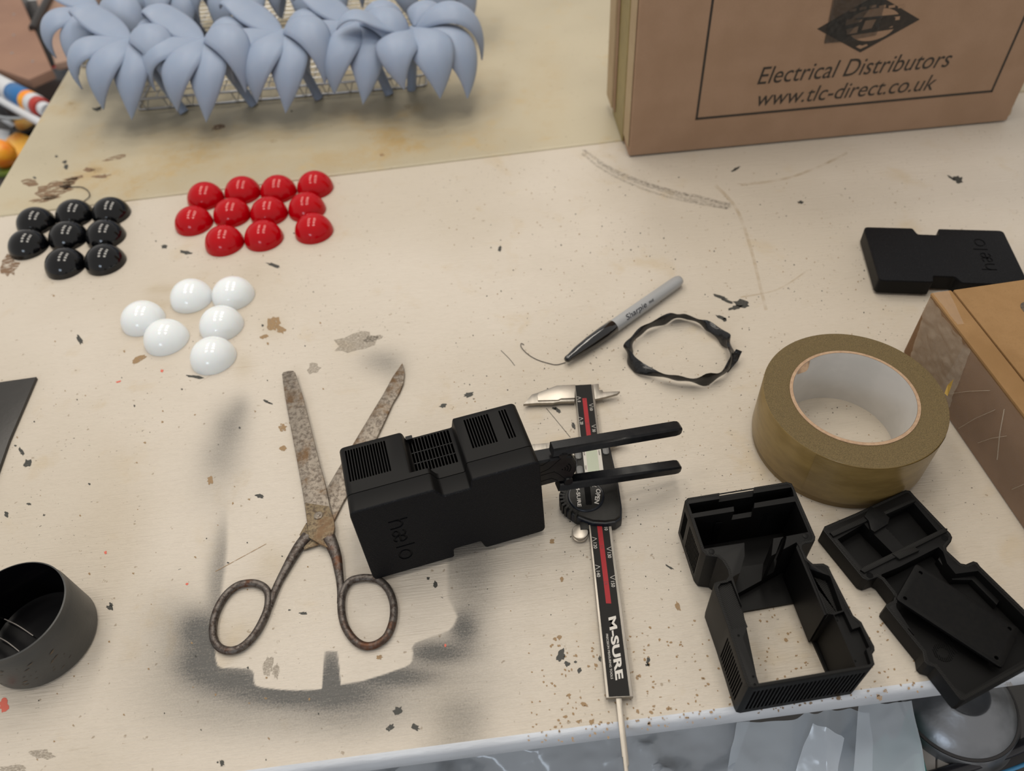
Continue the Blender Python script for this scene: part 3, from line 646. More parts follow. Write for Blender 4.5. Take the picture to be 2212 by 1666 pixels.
for k in range(9):
    y = -60 - k * 19 + rr.uniform(-5, 5); p0 = Vector((-.9, y, rr.uniform(4, 20))); p1 = Vector((-.9, y + rr.choice((-1, 1)) * rr.uniform(14, 30), rr.uniform(34, 56)))
    m.tube([p0, (p0 + p1) / 2 + Vector((0, 1, 0)), p1], .45, 5, flat=.5)
obj('tape_crease', m, M['tape_clear'], px_, smooth=180)
lf = MB(); pth = G(2042, 855, 30), G(2050, 838, 36), G(2060, 818, 44); lf.add([tuple(G(2040, 850, 34)), tuple(G(2047, 856, 34)), tuple(G(2055, 835, 40)), tuple(G(2060, 819, 45)), tuple(G(2047, 832, 38))], [(0, 1, 2, 3, 4)])
lf.v = [tuple((Matrix.Rotation(-yc, 3, 'Z') @ (Vector(v) - Vector((c0[0] - .5, c0[1], 0))))) for v in lf.v]
obj('torn_tape_tip', lf, M['tape_tip'], px_, smooth=0)

# ================================================================ roll of tape
TX, TY, TR, TC, TH = 226.45, 314.9, 58.6, 39.0, 48.1
tr_ = thing('tape_roll', (TX, TY, 0), 0, 'large roll of olive brown packing tape with white core, lying flat', 'tape roll')
m = MB(); m.lathe([(TR - 1.2, 0), (TR - .9, 5.5), (TR, 6), (TR, TH - .4), (TR - .3, TH)], 128)
m.f = [f for f in m.f if len(f) == 4]; m.m = [0] * len(m.f); obj('tape_side', m, M['tape_side'], tr_, smooth=60)
m = MB(); m.lathe([(TR - .3, TH), (TR - 6, TH + .05), (TC + 2.2, TH - .1)], 128); m.f = [f for f in m.f if len(f) == 4]; m.m = [0] * len(m.f)
m.lathe([(TC + 2.2, .0), (TR - 1.2, .0)], 96); m.f = [f for f in m.f if len(f) == 4]; m.m = [0] * len(m.f); obj('tape_face', m, M['tape_top'], tr_, smooth=60)
m = MB(); m.lathe([(TC + .15, TH + .1), (TC + .15, TH + .5), (TC + 2.2, TH + .35), (TC + 2.2, TH - .5)], 96); m.f = [f for f in m.f if len(f) == 4]; m.m = [0] * len(m.f); obj('core_rim', m, M['core_brown'], tr_, smooth=60)
m = MB(); m.lathe([(TC + 1.8, 0), (TC, 0), (TC, TH + .4)], 96); m.f = [f for f in m.f if len(f) == 4]; m.m = [0] * len(m.f); obj('core', m, M['core_white'], tr_, smooth=60)
m = MB()
pts = [(a, TR + .35) for a in np.linspace(math.radians(228), math.radians(322), 30)]
m.grid(lambda a, b: (pts[int(round(a * 29))][1] * math.cos(pts[int(round(a * 29))][0]), pts[int(round(a * 29))][1] * math.sin(pts[int(round(a * 29))][0]), 7.5 + b * 40.0), 29, 2); obj('outer_wrap', m, M['tape_side'], tr_, smooth=60)
m = MB()
for a0, a1 in ((2.05, 2.45),):
    n = 12; aa = np.linspace(a0, a1, n)
    vs = [((TC + .1) * math.cos(a), (TC + .1) * math.sin(a), TH + .3) for a in aa] + [((TC - 3.5 * math.sin(i / (n - 1) * PI)) * math.cos(a), (TC - 3.5 * math.sin(i / (n - 1) * PI)) * math.sin(a), TH - 2.5) for i, a in enumerate(aa)]
    m.add(vs, [(i, i + 1, n + i + 1, n + i) for i in range(n - 1)])
obj('core_tear', m, M['core_brown'], tr_, smooth=60)

# ================================================================ marker pen
def axis_frame(p0, p1):
    d = np.array(p1) - np.array(p0); L = np.linalg.norm(d); d = d / L; up = np.array([0, 0, 1.]); s = np.cross(up, d); s /= np.linalg.norm(s); return d, s, np.cross(d, s), L
MT = G(1471, 603, 5.6); MC = G(1221, 781, 4.6); d_, s_, u_, L_ = axis_frame(MT, MC)
mk_ = thing('marker_pen', ((MT[0]), (MT[1]), 0), math.atan2(d_[1], d_[0]), 'grey barrelled permanent marker with black cap lying on the bench', 'marker pen')
def lx(prof, seg=40, zc=5.7):
    m = MB(); m.lathe([(r, x) for x, r in prof], seg); m.v = [(z, x, y + zc) for x, y, z in m.v]; m.f = [f[::-1] for f in m.f]; return m
JB = L_ * .605
obj('barrel', lx([(0, 0), (.3, 2.4), (1.6, 4.0), (4, 4.9), (9, 5.3), (JB * .6, 5.55), (JB, 5.6)]), M['marker_grey'], mk_, smooth=50)
obj('cap', lx([(JB, 5.65), (JB + .4, 6.0), (JB + 12, 6.0), (JB + 26, 5.6), (L_ - 14, 4.5), (L_ - 6, 3.1), (L_ - 5, 2.9), (L_ - 2, 2.8), (L_ - .4, 1.9), (L_, 0)]), M['marker_black'], mk_, smooth=50)
def wrap_text(body, w, h, x0, a0, zc=5.7, R_=5.80, flip=True):
    t = text(body, width=w, height=h, depth=.06, shear=.25, bold=.02)
    out = []
    for x, y, z in t.v:
        th_ = a0 + (y - h / 2) / R_; out.append((x0 - x, math.sin(th_) * -(R_ + z), zc + math.cos(th_) * (R_ + z)))
    t.v = out; return t
obj('barrel_lettering', wrap_text('Sharpie', 24, 6.0, JB - 11, -.75), M['ink_blue'], mk_, smooth=0)
obj('barrel_lettering', wrap_text('FINE', 6, 1.9, JB - 38, -.75), M['ink_blue'], mk_, smooth=0)

# ================================================================ black tape loop
rb = [(1357, 765), (1365, 735), (1395, 708), (1440, 690), (1480, 685), (1520, 699), (1555, 722), (1575, 745), (1580, 775), (1560, 806), (1520, 822), (1470, 818), (1420, 808), (1375, 792)]
rbz = [5, 6, 7, 6, 5, 6, 7, 8, 8, 6, 7, 8, 7, 5]
P = [(*G(x, y, z)[:2], z) for (x, y), z in zip(rb, rbz)]; P = smoothpoly(P, 8)
m = MB(); n = len(P); vs = []; rr = random.Random(2)
cen = np.mean(np.array(P), 0)
for i, p in enumerate(P):
    t = i / n * 2 * PI; tw = .35 * math.sin(5 * t + 1) + .5 * math.sin(3 * t) + .25 * math.sin(11 * t)
    w = 4.6 + 1.0 * math.sin(4 * t + 2) + .6 * math.sin(9 * t)
    o_ = (np.array(p) - cen)[:2]; o_ /= np.linalg.norm(o_)
    c_, s__ = math.cos(tw), math.sin(tw); e = np.array([o_[0] * s__, o_[1] * s__, c_]); nn = np.array([o_[0] * c_, o_[1] * c_, -s__])
    zz = max(p[2], abs(e[2]) * w + 1.3)
    for k in range(10):
        q = 2 * PI * k / 10; vs.append(tuple(np.array([p[0], p[1], zz]) + e * w * math.cos(q) + nn * 1.1 * math.sin(q)))
fs = [(i * 10 + k, ((i + 1) % n) * 10 + k, ((i + 1) % n) * 10 + (k + 1) % 10, i * 10 + (k + 1) % 10) for i in range(n) for k in range(10)]
m.add(vs, fs); lo_ = G(1480, 760)
tl = thing('tape_loop', (lo_[0], lo_[1], 0), 0, 'black twisted loop of electrical tape lying beside the marker pen', 'tape loop')
m.v = [(x - lo_[0], y - lo_[1], z) for x, y, z in m.v]; obj('twisted_band', m, M['rubber'], tl, smooth=70)
m = MB(); q = [G(1565, 800, 5), G(1578, 775, 6), G(1588, 757, 9), G(1601, 762, 8), G(1592, 782, 4), G(1572, 806, 1)]
m.add([tuple(p) for p in q] + [(p[0] + .6, p[1] + .2, p[2] + 1.2) for p in q], [(0, 1, 4, 5), (1, 2, 3, 4), (6, 11, 10, 7), (7, 10, 9, 8)] + [(i, (i + 1) % 6, 6 + (i + 1) % 6, 6 + i) for i in range(6)])
m.v = [(x - lo_[0], y - lo_[1], z) for x, y, z in m.v]; obj('loose_end', m, M['rubber'], tl, smooth=60)

# ================================================================ thin curled strands
def strand(name, pts, r, mat, label, cat='wire'):
    P = smoothpoly([(*G(x, y, z)[:2], z) for x, y, z in pts], 8, False); o0 = P[0]
    m = MB(); m.tube([(p[0] - o0[0], p[1] - o0[1], p[2]) for p in P], r, 6); o = obj(name, m, mat, loc=(o0[0], o0[1], 0), smooth=60); return tag(o, label, cat)
strand('curled_wire', [(128, 402, 2.5), (150, 404, 2.3), (175, 404, 2.6), (190, 412, 3), (193, 424, 3), (182, 434, 2.6), (176, 438, 2.4)], .5, M['dark_tool'], 'thin dark hooked wire curling behind the black domes')
strand('plastic_strand', [(1132, 745, .5), (1126, 742, 1), (1126, 750, 1), (1140, 765, .6), (1160, 777, .5), (1185, 785, .5), (1203, 788, .5), (1222, 783, .5)], .28, M['dark_tool'], 'fine black curled strand touching the tip of the marker cap', 'strand')

# ================================================================ black rubber sheet at the left edge
q = [G(78, 814, 3), G(19, 951, 3), G(-40, 1120, 3), G(-330, 1150, 3), G(-300, 868, 3)]
m = MB(); m.prism([(p[0] - q[0][0], p[1] - q[0][1]) for p in q], 0.2, 3, bev=.5)
tag(obj('rubber_sheet', m, M['sheet'], loc=(q[0][0], q[0][1], 0), smooth=40), 'flat black rubber sheet with a pointed corner at the left edge of the bench', 'sheet')

# ================================================================ black cup
cu = thing('black_cup', (-304.7, 214.6, 0), 0, 'scuffed black plastic cup, open top, at the left front of the bench', 'cup')
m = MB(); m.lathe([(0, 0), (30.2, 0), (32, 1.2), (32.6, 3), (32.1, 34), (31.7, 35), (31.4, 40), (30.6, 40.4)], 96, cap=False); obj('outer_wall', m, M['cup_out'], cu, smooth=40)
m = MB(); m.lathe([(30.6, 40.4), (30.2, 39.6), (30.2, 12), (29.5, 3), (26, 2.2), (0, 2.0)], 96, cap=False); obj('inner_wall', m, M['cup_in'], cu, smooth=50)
m = MB(); rr = random.Random(4)
for k in range(40):
    a = rr.uniform(-2.2, -.6); z = rr.uniform(6, 30); R_ = 32.6; w = rr.uniform(.5, 2.4)
    pts_ = [(R_ * math.cos(a + (u * w) / R_), R_ * math.sin(a + (u * w) / R_), z + v * w * .3 + u * w * .25) for u, v in ((-1, -.4), (.2, -1), (1, .1), (.1, .7))]
    m.add(pts_, [(0, 1, 2, 3)])
obj('scuff_marks', m, M['ink_grey'], cu, smooth=0)
for k, (a, b) in enumerate((((10, 1338), (72, 1374)), ((-5, 1376), (42, 1408)), ((-20, 1330), (14, 1333)))):
    p, q = G(*a, 6), G(*b, 4); mid = (p + q) / 2 + np.array([0, .6, 1.4]); m = MB(); m.tube(smoothpoly([(v[0] - p[0], v[1] - p[1], v[2] - 2.2) for v in (p, mid, q)], 5, False), .32, 6)
    tag(obj('cut_strand', m, M['grey_card'], loc=(p[0], p[1], 2.4)), ['pale thin strand lying inside the black cup, the upper one of the long pair', 'pale thin strand inside the black cup, nearest its front rim', 'short curled pale strand inside the black cup at the photo edge'][k], 'strand', 'strands in the cup')
POW_C, POW_W, POW_A = 5.3, 6., .54

# ================================================================ old steel scissors
Zs = (420, 760, 2.45)
sc0 = G(690, 1105); sc_ = thing('scissors', (sc0[0], sc0[1], 0), 0, 'old rusty steel scissors lying open with two ring handles', 'scissors')
def loc2(mb, o): mb.v = [(x - o[0], y - o[1], z) for x, y, z in mb.v]; return mb
blA = [(463, 120), (470, 108), (500, 101), (522, 100), (533, 110), (545, 150), (575, 240), (605, 360), (632, 470), (662, 590), (690, 690), (716, 815), (735, 880), (742, 925), (722, 1000), (716, 1042), (665, 1018), (607, 985), (592, 880), (572, 740), (545, 590), (515, 430), (490, 300), (478, 230)]
m = MB(); m.prism(T(blA, 5.2, *Zs), 2.7, 5.4, bev=.5); obj('upper_blade', loc2(m, sc0), M['rusty'], sc_, smooth=35)
blk = [(586, 800), (712, 818), (735, 880), (743, 928), (716, 1042), (665, 1018), (606, 984), (592, 870)]
m = MB(); m.prism(rnd(T(blk, 5.6, *Zs), .6, 2), 5.0, 5.75, bev=.25); obj('ricasso', loc2(m, sc0), M['rusty_brown'], sc_, smooth=35)
m = MB(); p = G(420 + 656 / 2.45, 760 + 868 / 2.45, 5.7); m.lathe([(3.1, 5.5), (3.1, 6.0), (2.7, 6.3), (0, 6.35)], 24, c=(p[0], p[1])); m.lathe([(1.4, 6.2), (1.3, 6.6), (0, 6.75)], 16, c=(p[0], p[1]))
obj('pivot_screw', loc2(m, sc0), M['rusty'], sc_, smooth=40)
blB = [(1100, 60), (1108, 85), (1112, 115), (1106, 165), (1085, 215), (1050, 272), (1010, 360), (972, 440), (900, 590), (830, 725), (785, 800), (742, 888), (660, 1020), (610, 1035), (578, 1046), (556, 968), (590, 912), (640, 830), (700, 722), (760, 620), (850, 470), (940, 320), (1000, 222), (1050, 130), (1082, 85)]
m = MB(); m.prism(T(blB, 2.3, *Zs), 0.15, 2.5, bev=.5); obj('lower_blade', loc2(m, sc0), M['rusty'], sc_, smooth=35)
m = MB(); m.prism(T([(556, 968), (592, 905), (612, 985), (660, 1020), (580, 1046)], 2.9, *Zs), 2.3, 3.0, bev=.2); obj('ricasso', loc2(m, sc0), M['rusty_brown'], sc_, smooth=35)
def tpath(pts, z, k=7, closed=False):
    P = []
    for i, q in enumerate(pts):
        zz = z(i / (len(pts) - 1)) if callable(z) else z
        g = G(420 + q[0] / 2.45, 760 + q[1] / 2.45, zz); P.append((g[0] - sc0[0], g[1] - sc0[1], zz))
    return smoothpoly(P, k, closed)
pr_ = tpath([(712, 985), (735, 1040), (752, 1090), (762, 1150), (771, 1215), (776, 1275), (775, 1330)], lambda t: 4.2 - 1.5 * t)
m = MB(); m.tube(pr_, [4.6 - 2.1 * min(1, i / len(pr_) * 1.6) for i in range(len(pr_))], 14, flat=.62); obj('right_shank', m, M['handle_steel'], sc_, smooth=60)
pl_ = tpath([(600, 975), (560, 1022), (522, 1080), (480, 1155), (445, 1220), (415, 1290), (395, 1345)], 2.45)
m = MB(); m.tube(pl_, [4.4 - 2.0 * min(1, i / len(pl_) * 1.6) for i in range(len(pl_))], 14, flat=.62); obj('left_shank', m, M['handle_steel'], sc_, smooth=60)
m = MB(); m.tube(tpath([(778, 1310), (792, 1255), (825, 1215), (870, 1200), (920, 1197), (975, 1210), (1020, 1250), (1048, 1310), (1056, 1375), (1045, 1445), (1015, 1510), (960, 1550), (900, 1557), (845, 1525), (800, 1460), (780, 1385)], 2.5, 6, True), 2.45, 14, closed=True)
obj('right_finger_ring', m, M['handle_steel'], sc_, smooth=60)
m = MB(); m.tube(tpath([(392, 1290), (372, 1250), (330, 1228), (285, 1225), (225, 1240), (165, 1290), (120, 1365), (100, 1440), (102, 1515), (132, 1565), (185, 1583), (245, 1567), (300, 1520), (345, 1455), (385, 1365)], 2.5, 6, True), 2.45, 14, closed=True)
obj('left_finger_ring', m, M['handle_steel'], sc_, smooth=60)

# ================================================================ digital caliper   (local x runs down the beam, local y to the right)
CA = -1.6071
cal = thing('digital_caliper', (49.35, 368.7, 0), CA, 'digital caliper with black beam and red scale stripe, lying below the antennas', 'caliper')
cd = np.array([math.cos(CA), math.sin(CA)]); cn = np.array([-cd[1], cd[0]])
def toC(pts): return [((p[0] - 49.35) * cd[0] + (p[1] - 368.7) * cd[1], (p[0] - 49.35) * cn[0] + (p[1] - 368.7) * cn[1]) for p in pts]
m = MB(); m.prism([(-11.5, -2.2), (221.6, -3.3), (221.6, 11.9), (-11.5, 12.2)], 3.0, 6.5, bev=.35); obj('beam', m, M['steel'], cal, smooth=35)
m = MB(); m.prism([(-11.9, -1.6), (221.2, -1.8), (221.2, 10.0), (-11.9, 10.5)], 6.3, 6.75); obj('scale_plate', m, M['scale_black'], cal, smooth=0)
Zc = (1100, 800, 4.165)
jw = T([(594, 134), (430, 142), (340, 175), (250, 209), (205, 222), (127, 309), (250, 300), (395, 298), (460, 286), (588, 284), (592, 252)], 4.5, *Zc)
m = MB(); m.prism(toC(jw), 2.6, 5.2, bev=.3); obj('fixed_jaw', m, M['steel'], cal, smooth=35)
jw = T([(594, 134), (430, 142), (340, 175), (262, 206), (252, 235), (258, 272), (440, 268), (465, 255), (590, 250)], 6.2, *Zc)
m = MB(); m.prism(toC(jw), 5.0, 6.4, bev=.3); obj('jaw_face', m, M['steel_bright'], cal, smooth=35)
jw = T([(736, 128), (805, 122), (808, 178), (840, 180), (845, 196), (996, 190), (972, 212), (870, 240), (770, 262), (745, 262)], 6.2, *Zc)
m = MB(); m.prism(toC(jw), 4.2, 6.4, bev=.3); obj('inside_jaw', m, M['steel'], cal, smooth=35)
m = MB(); m.prism([(38, -2), (40, -20), (41.5, -40), (42.8, -44), (50, -38), (52, -25), (54, -2)], 2.6, 5.6, bev=.3)
m.prism([(42, -2), (42.3, -27), (46, -27), (47, -36), (51, -33), (54, -2)], 5.4, 6.4, bev=.2); obj('sliding_jaw', m, M['steel'], cal, smooth=35)
m = MB(); m.prism([(36, 11), (40, 15), (42.5, 29), (42.8, 33), (46, 24), (50, 14), (50, 11)], 4.2, 6.4, bev=.3); obj('sliding_inside_jaw', m, M['steel'], cal, smooth=35)
m = MB(); m.prism([(1.6, 2.55), (165.6, 2.65), (165.9, 5.8), (1.6, 5.7)], 6.7, 6.82); obj('red_stripe', m, M['scale_red'], cal, smooth=0)
wp = MB(); rp = MB()
def stroke(mb, a, b, w, z0=6.76, z1=6.86):
    a, b = np.array(a, float), np.array(b, float); t = (b - a) / np.linalg.norm(b - a); q = np.array([-t[1], t[0]]) * w / 2
    mb.prism([tuple(a + q), tuple(b + q), tuple(b - q), tuple(a - q)], z0, z1)
def num(mb, s, x, y, h=2.1, w=None, z=6.76, depth=.1):
    t = text(s, height=h, width=w, depth=depth); t.v = [(a + x, b + y, c + z) for a, b, c in t.v]; mb.join(t)
for v in range(0, 160, 20):
    if 40 <= v <= 100: continue
    stroke(wp, (v + .9, 1.5), (v - .4, -1.5), .25); stroke(wp, (v + .9, 1.5), (v + 2.6, -1.5), .25); num(wp, str(v), v + 3.8, -1.1, 2.2, w=1.25 * len(str(v)) + .2 * (len(str(v)) - 1))
for v in range(10, 160, 20):
    if 50 <= v <= 100: continue
    stroke(wp, (v - 1.3, 7.1), (v - 2.7, 10.1), .25); stroke(wp, (v - 1.3, 7.1), (v + .2, 10.1), .25); num(wp, str(v), v + 1.3, 7.2, 2.2, w=1.25 * len(str(v)) + .1)
obj('scale_markings', wp, M['print_white'], cal, smooth=0); wp = MB()
t = text('M-SURE', width=38.5, height=4.7, depth=.1, shear=-.12, bold=.35); t.v = [(a + 173.8, b + 3.0, c + 6.76) for a, b, c in t.v]; wp.join(t)
t = text('PRECISION MEASURING TOOLS', width=26.6, height=1.25, depth=.1); t.v = [(a + 184.8, b + .45, c + 6.76) for a, b, c in t.v]; wp.join(t)
obj('beam_lettering', wp, M['print_white'], cal, smooth=0)
for k in range(0, 7):
    x = 1.9 + 25.2 * k if k else None
    if k in (1, 5, 6): stroke(rp, (25.2 * k + .2, 2.7), (25.2 * k + .2, 5.7), .2, 6.82, 6.88)
    if k in (0, 1, 5, 6): num(rp, str(k), 25.2 * k + (1.2 if k else 2.4), 3.35, 1.7, z=6.8)
obj('inch_numbers', rp, M['dark_print'], cal, smooth=0)
bo = [(46, -7.5), (46, 17.8), (82, 20.4), (100, 20.4), (108.5, 19.3), (111.5, 15), (112.3, 8), (111.3, 0), (109, -5), (105.5, -11), (101, -16), (96, -19.6), (90, -20.3), (85, -18.5), (80, -14.5), (76, -10.5), (70, -8)]
bo = rnd(bo, 2.5, 3)
m = MB(); m.prism(bo, 1.0, 9.6, bev=1.6); obj('gauge_base', m, M['cal_blue'], cal, smooth=35)
m = MB(); m.prism(inset(ccw(bo), 1.5), 9.0, 11.9, bev=.5); obj('gauge_housing', m, M['cal_grey'], cal, smooth=35)
m = MB()
gp = smoothpoly([(106, -9.5), (101, -16), (96, -19.6), (90, -20.3), (85, -18.5), (80, -14.5)], 4, False)
for k in range(1, len(gp) - 1, 2):          # thumb grip ridges along the left curve
    g0 = np.array(gp[k]); tt = np.array(gp[k + 1]) - np.array(gp[k - 1]); tt /= np.linalg.norm(tt); nn = np.array([tt[1], -tt[0]])
    if nn[1] > 0: nn = -nn
    m.prism([tuple(g0 + tt * .9 + nn * .55), tuple(g0 - tt * .9 + nn * .55), tuple(g0 - tt * .9 - nn * 3.6), tuple(g0 + tt * .9 - nn * 3.6)], 2, 12.1, bev=.25)
obj('grip_ridges', m, M['cal_grey'], cal, smooth=0, bevel=.4)
dc_ = (91.6, -2.9)
m = MB(); m.lathe([(12.2, 11.4), (12.2, 12.6), (11.7, 13.1), (10.9, 13.1)], 64, c=dc_); m.f = [f for f in m.f if len(f) == 4]; m.m = [0] * len(m.f); obj('dial_ring', m, M['cal_blue'], cal, smooth=40)
dl_ = MB(); dl_.lathe([(0, 11.2), (11, 11.2), (11, 12.95), (0, 12.95)], 64, c=dc_); dl_ = obj('battery_cover', dl_, M['cal_grey'], cal, smooth=35)
m = MB(); m.prism(rnd([(83.5, -3.6), (99, -3.6), (99, .4), (83.5, .4)], .8, 3), 12.9, 12.98); obj('coin_slot', m, M['void'], cal, smooth=0)
wp = MB(); t = text('M-SURE', width=16.5, height=2.5, depth=.08, bold=.2); t.v = [(a + 83.4, b - 9.2, c + 12.95) for a, b, c in t.v]; wp.join(t)
t = text('OPEN', width=11.8, height=3.2, depth=.08, shear=.1, bold=.25); q = .22
t.v = [(a * math.cos(q) + b * math.sin(q) + 86.6, -a * math.sin(q) + b * math.cos(q) + 4.4, c + 12.95) for a, b, c in t.v]; wp.join(t)
stroke(wp, (85.2, 4.8), (84.2, 2.6), .3, 12.95, 13.03); stroke(wp, (83.5, 3.0), (85, 2.2), .3, 12.95, 13.03); obj('cover_lettering', wp, M['print_white'], cal, smooth=0)
m = MB(); m.prism([(48.5, -1.9), (73.3, -1.9), (73.3, 10.9), (48.5, 10.9)], 11.9, 12.05); obj('display_label', m, M['label_strip'], cal, smooth=0)
m = MB(); m.prism([(49, .3), (73.6, .3), (73.6, 8.2), (49, 8.2)], 12.0, 12.15); obj('lcd_screen', m, M['lcd'], cal, smooth=0)
wp = MB(); num(wp, 'ON/OFF', 53, -1.45, 1.0, z=12.05); num(wp, 'ZERO', 66.5, -1.45, 1.0, z=12.05); num(wp, 'IN/MM', 54.5, 9.0, 1.0, z=12.05); obj('display_lettering', wp, M['ink'], cal, smooth=0)
for x, y in ((57.5, -5.2), (70.5, -5.2), (54.8, 14.2)):
    m = MB(); m.prism(rnd([(x - 3.7, y - 2.2), (x + 3.7, y - 2.2), (x + 3.7, y + 2.2), (x - 3.7, y + 2.2)], 2.1, 5), 11.6, 12.9, bev=.4); obj('button', m, M['button'], cal, smooth=40)
def knob():
    m = MB(); n = 90
    pr2 = [(0, 7.1), (4.5, 7.1), (5.3, 6.7), (5.3, 4.9), (4.4, 4.6), (4.4, 3.4), (5.3, 3.1), (5.3, 1.6), (4.8, 1.2), (0, 1.2)]
    m.lathe(pr2[::-1], n, c=(114.9, -8.9))
    return m
obj('thumb_screw', knob(), M['steel_bright'], cal, smooth=35)
m = MB(); m.prism([(108, -8.5), (114, -8.5), (114, -3), (108, -3)], 1.4, 7.5, bev=.3); obj('screw_bracket', m, M['cal_grey'], cal, smooth=35)
m = MB(); m.prism([(215, 2.2), (252.6, 1.9), (252.6, 2.2), (275, 2.1), (275, 4.3), (257.5, 4.5), (256.3, 5.2), (215, 5.6)], 3.3, 5.4, bev=.3); obj('depth_rod', m, M['steel'], cal, smooth=35)

# ================================================================ black printed case (shared design)
L0, W0 = 115., 70.5
PN = rnd([(0, 0), (53, 0), (53.6, 8.6), (71.8, 8.3), (74.2, 0), (L0, 0), (L0, W0), (73.2, W0), (71.6, 63), (54.5, 63), (50.6, W0), (0, W0)], [4, 1.6, 2.6, 2.6, 2, 4, 4, 1.6, 1.6, 3, 3, 4], 5)
PWd = rnd([(0, 0), (53, 0), (53.6, 8.6), (71.8, 8.3), (74.2, 0), (L0, 0), (L0, W0), (73.2, W0), (71.6, 63), (41.8, 63), (40.2, W0), (0, W0)], [4, 1.6, 2.6, 2.6, 2, 4, 4, 1.6, 1.6, 3, 3, 4], 5)
def stand(mb):                              # plan drawing (x, y) + depth z  ->  x, depth, height
    mb.v = [(x, z, y) for x, y, z in mb.v]; mb.f = [f[::-1] for f in mb.f]; return mb
def face_lettering():
    """the engraved word, drawn as round pen strokes: x along the word, y up"""
    t = MB(); w = 1.35
    def pen(pts):
        P = [np.array(q, float) for q in pts]; L_s, R_s = [], []
        for i in range(len(P)):
            a = P[max(i - 1, 0)]; b = P[min(i + 1, len(P) - 1)]; d = (b - a) / (np.linalg.norm(b - a) + 1e-9); nn = np.array([-d[1], d[0]]) * w / 2; L_s.append(P[i] + nn); R_s.append(P[i] - nn)
        n_ = len(P); vs = [(*q, 0.) for q in L_s] + [(*q, 0.) for q in R_s] + [(*q, 1.) for q in L_s] + [(*q, 1.) for q in R_s]; fs = []
        for i in range(n_ - 1): fs += [(i, i + 1, n_ + i + 1, n_ + i), (2 * n_ + i, 3 * n_ + i, 3 * n_ + i + 1, 2 * n_ + i + 1), (i, 2 * n_ + i, 2 * n_ + i + 1, i + 1), (n_ + i, n_ + i + 1, 3 * n_ + i + 1, 3 * n_ + i)]
        fs += [(0, n_, 3 * n_, 2 * n_), (n_ - 1, 3 * n_ - 1, 4 * n_ - 1, 2 * n_ - 1)]; t.add(vs, fs)
    def arc(cx, cy, rx, ry, a0, a1, k=14): return [(cx + rx * math.cos(math.radians(a0 + (a1 - a0) * i / k)), cy + ry * math.sin(math.radians(a0 + (a1 - a0) * i / k))) for i in range(k + 1)]
    pen([(.7, 0), (.7, 11.6)]); pen([(.7, 4.2)] + arc(4.2, 4.6, 3.2, 3.2, 160, 0) + [(7.4, 0)])
    pen(arc(12.6, 6.0, 2.7, 2.0, 150, 0) + [(15.3, 3.2)] + arc(12.8, 2.4, 2.5, 1.9, 20, 380)); pen([(15.4, 4.2), (20.8, 4.2)] + arc(18.1, 4.2, 2.7, 3.6, 0, 180)); pen(arc(18.1, 4.2, 2.7, 3.8, 180, 320))
    pen([(25.6, 0), (25.6, 11.6)])
    pen(arc(34.2, 4.2, 4.3, 3.8, 0, 180, 16)); pen(arc(34.2, 4.2, 4.3, 3.8, 180, 360, 16))
    t.v = [(x * 40.5 / 38.6, y, z) for x, y, z in t.v]; return t
O_ = G(808, 1254, 4.4); dev = thing('printed_case', (O_[0], O_[1], 4.4), math.atan2(25.4, 111.9), 'closed black printed case with vents and twin antennas, one corner on the scissors handle', 'case')
dev.rotation_euler = (-math.radians(5), 0, math.atan2(25.4, 111.9))
fc = obj('textured_face', stand(MB().prism(PN, 0, 1.2, bevb=.6)), M['fuzzy'], dev, smooth=35)
def letter_cut(dep):
    t = face_lettering(); t.v = [(19.6 + y, -.5 + z * (dep + .5), 53.8 - x) for x, y, z in t.v]; return t
try: cut(fc, [letter_cut(.7)])
except Exception as e: print('text cut', e)
def letter_fill(d0):
    t = face_lettering(); t.v = [(19.6 + y, d0 - z * .05, 53.8 - x) for x, y, z in t.v]; return t
obj('engraved_word', letter_fill(.62), M['engrave'], dev, smooth=0)
obj('front_cover', stand(MB().prism(PN, 1.2, 13.9, bev=.3)), M['print_layer'], dev, smooth=35)
hb = MB(); stand(hb.prism(PN, 14.25, 18.2)); seamf = MB(); stand(seamf.prism(inset(ccw(PN), .5), 13.6, 14.6))
obj('seam', seamf, M['void'], dev, smooth=0)
obj('housing_front', hb, M['print_layer'], dev, smooth=35)
rear = obj('housing_rear', stand(MB().prism(PWd, 18.2, 53.6, bev=1.5)), M['print_layer'], dev, smooth=35)
cts = []
def slots(u0, u1, v0, v1, n_, w, z0, z1, slant=0):
    for k in range(n_):
        u = u0 + (u1 - u0) * (k + .5) / n_
        c = MB(); c.prism(rnd([(u - w / 2, v0), (u + w / 2, v0), (u + w / 2 + slant, v1), (u - w / 2 + slant, v1)], w * .4, 2), z0, z1); cts.append(c)
slots(3.3, 29.2, 23.6, 49.5, 15, 1.15, W0 - 7, W0 + 1); slots(79.3, 96, 23.9, 49.3, 9, 1.2, W0 - 7, W0 + 1); slots(102.3, 107.8, 23.8, 49.3, 3, 1.1, W0 - 7, W0 + 1)
slots(42.6, 69.6, 23.0, 51.5, 13, 1.45, 52, 64)
cut(rear, cts)
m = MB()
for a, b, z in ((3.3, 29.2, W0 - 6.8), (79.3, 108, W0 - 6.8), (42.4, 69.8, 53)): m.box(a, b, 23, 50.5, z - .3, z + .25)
obj('vent_dark_fill', m, M['void'], dev, smooth=0)  # near-black sheets that paint in the unlit depth of the vents
m = MB()
for y in (31.5, 40.5): m.box(43, 69.5, y, y + .6, 61.4, 61.9)
obj('grille_crossbar', m, M['black_plastic'], dev, smooth=0)
m = MB(); m.prism(rnd([(41.6, 52.5), (46, 52.5), (46, 49.5), (41.6, 49.5)], .4, 2), 62, 66); obj('cable_clip', m, M['black_plastic'], dev, smooth=30)
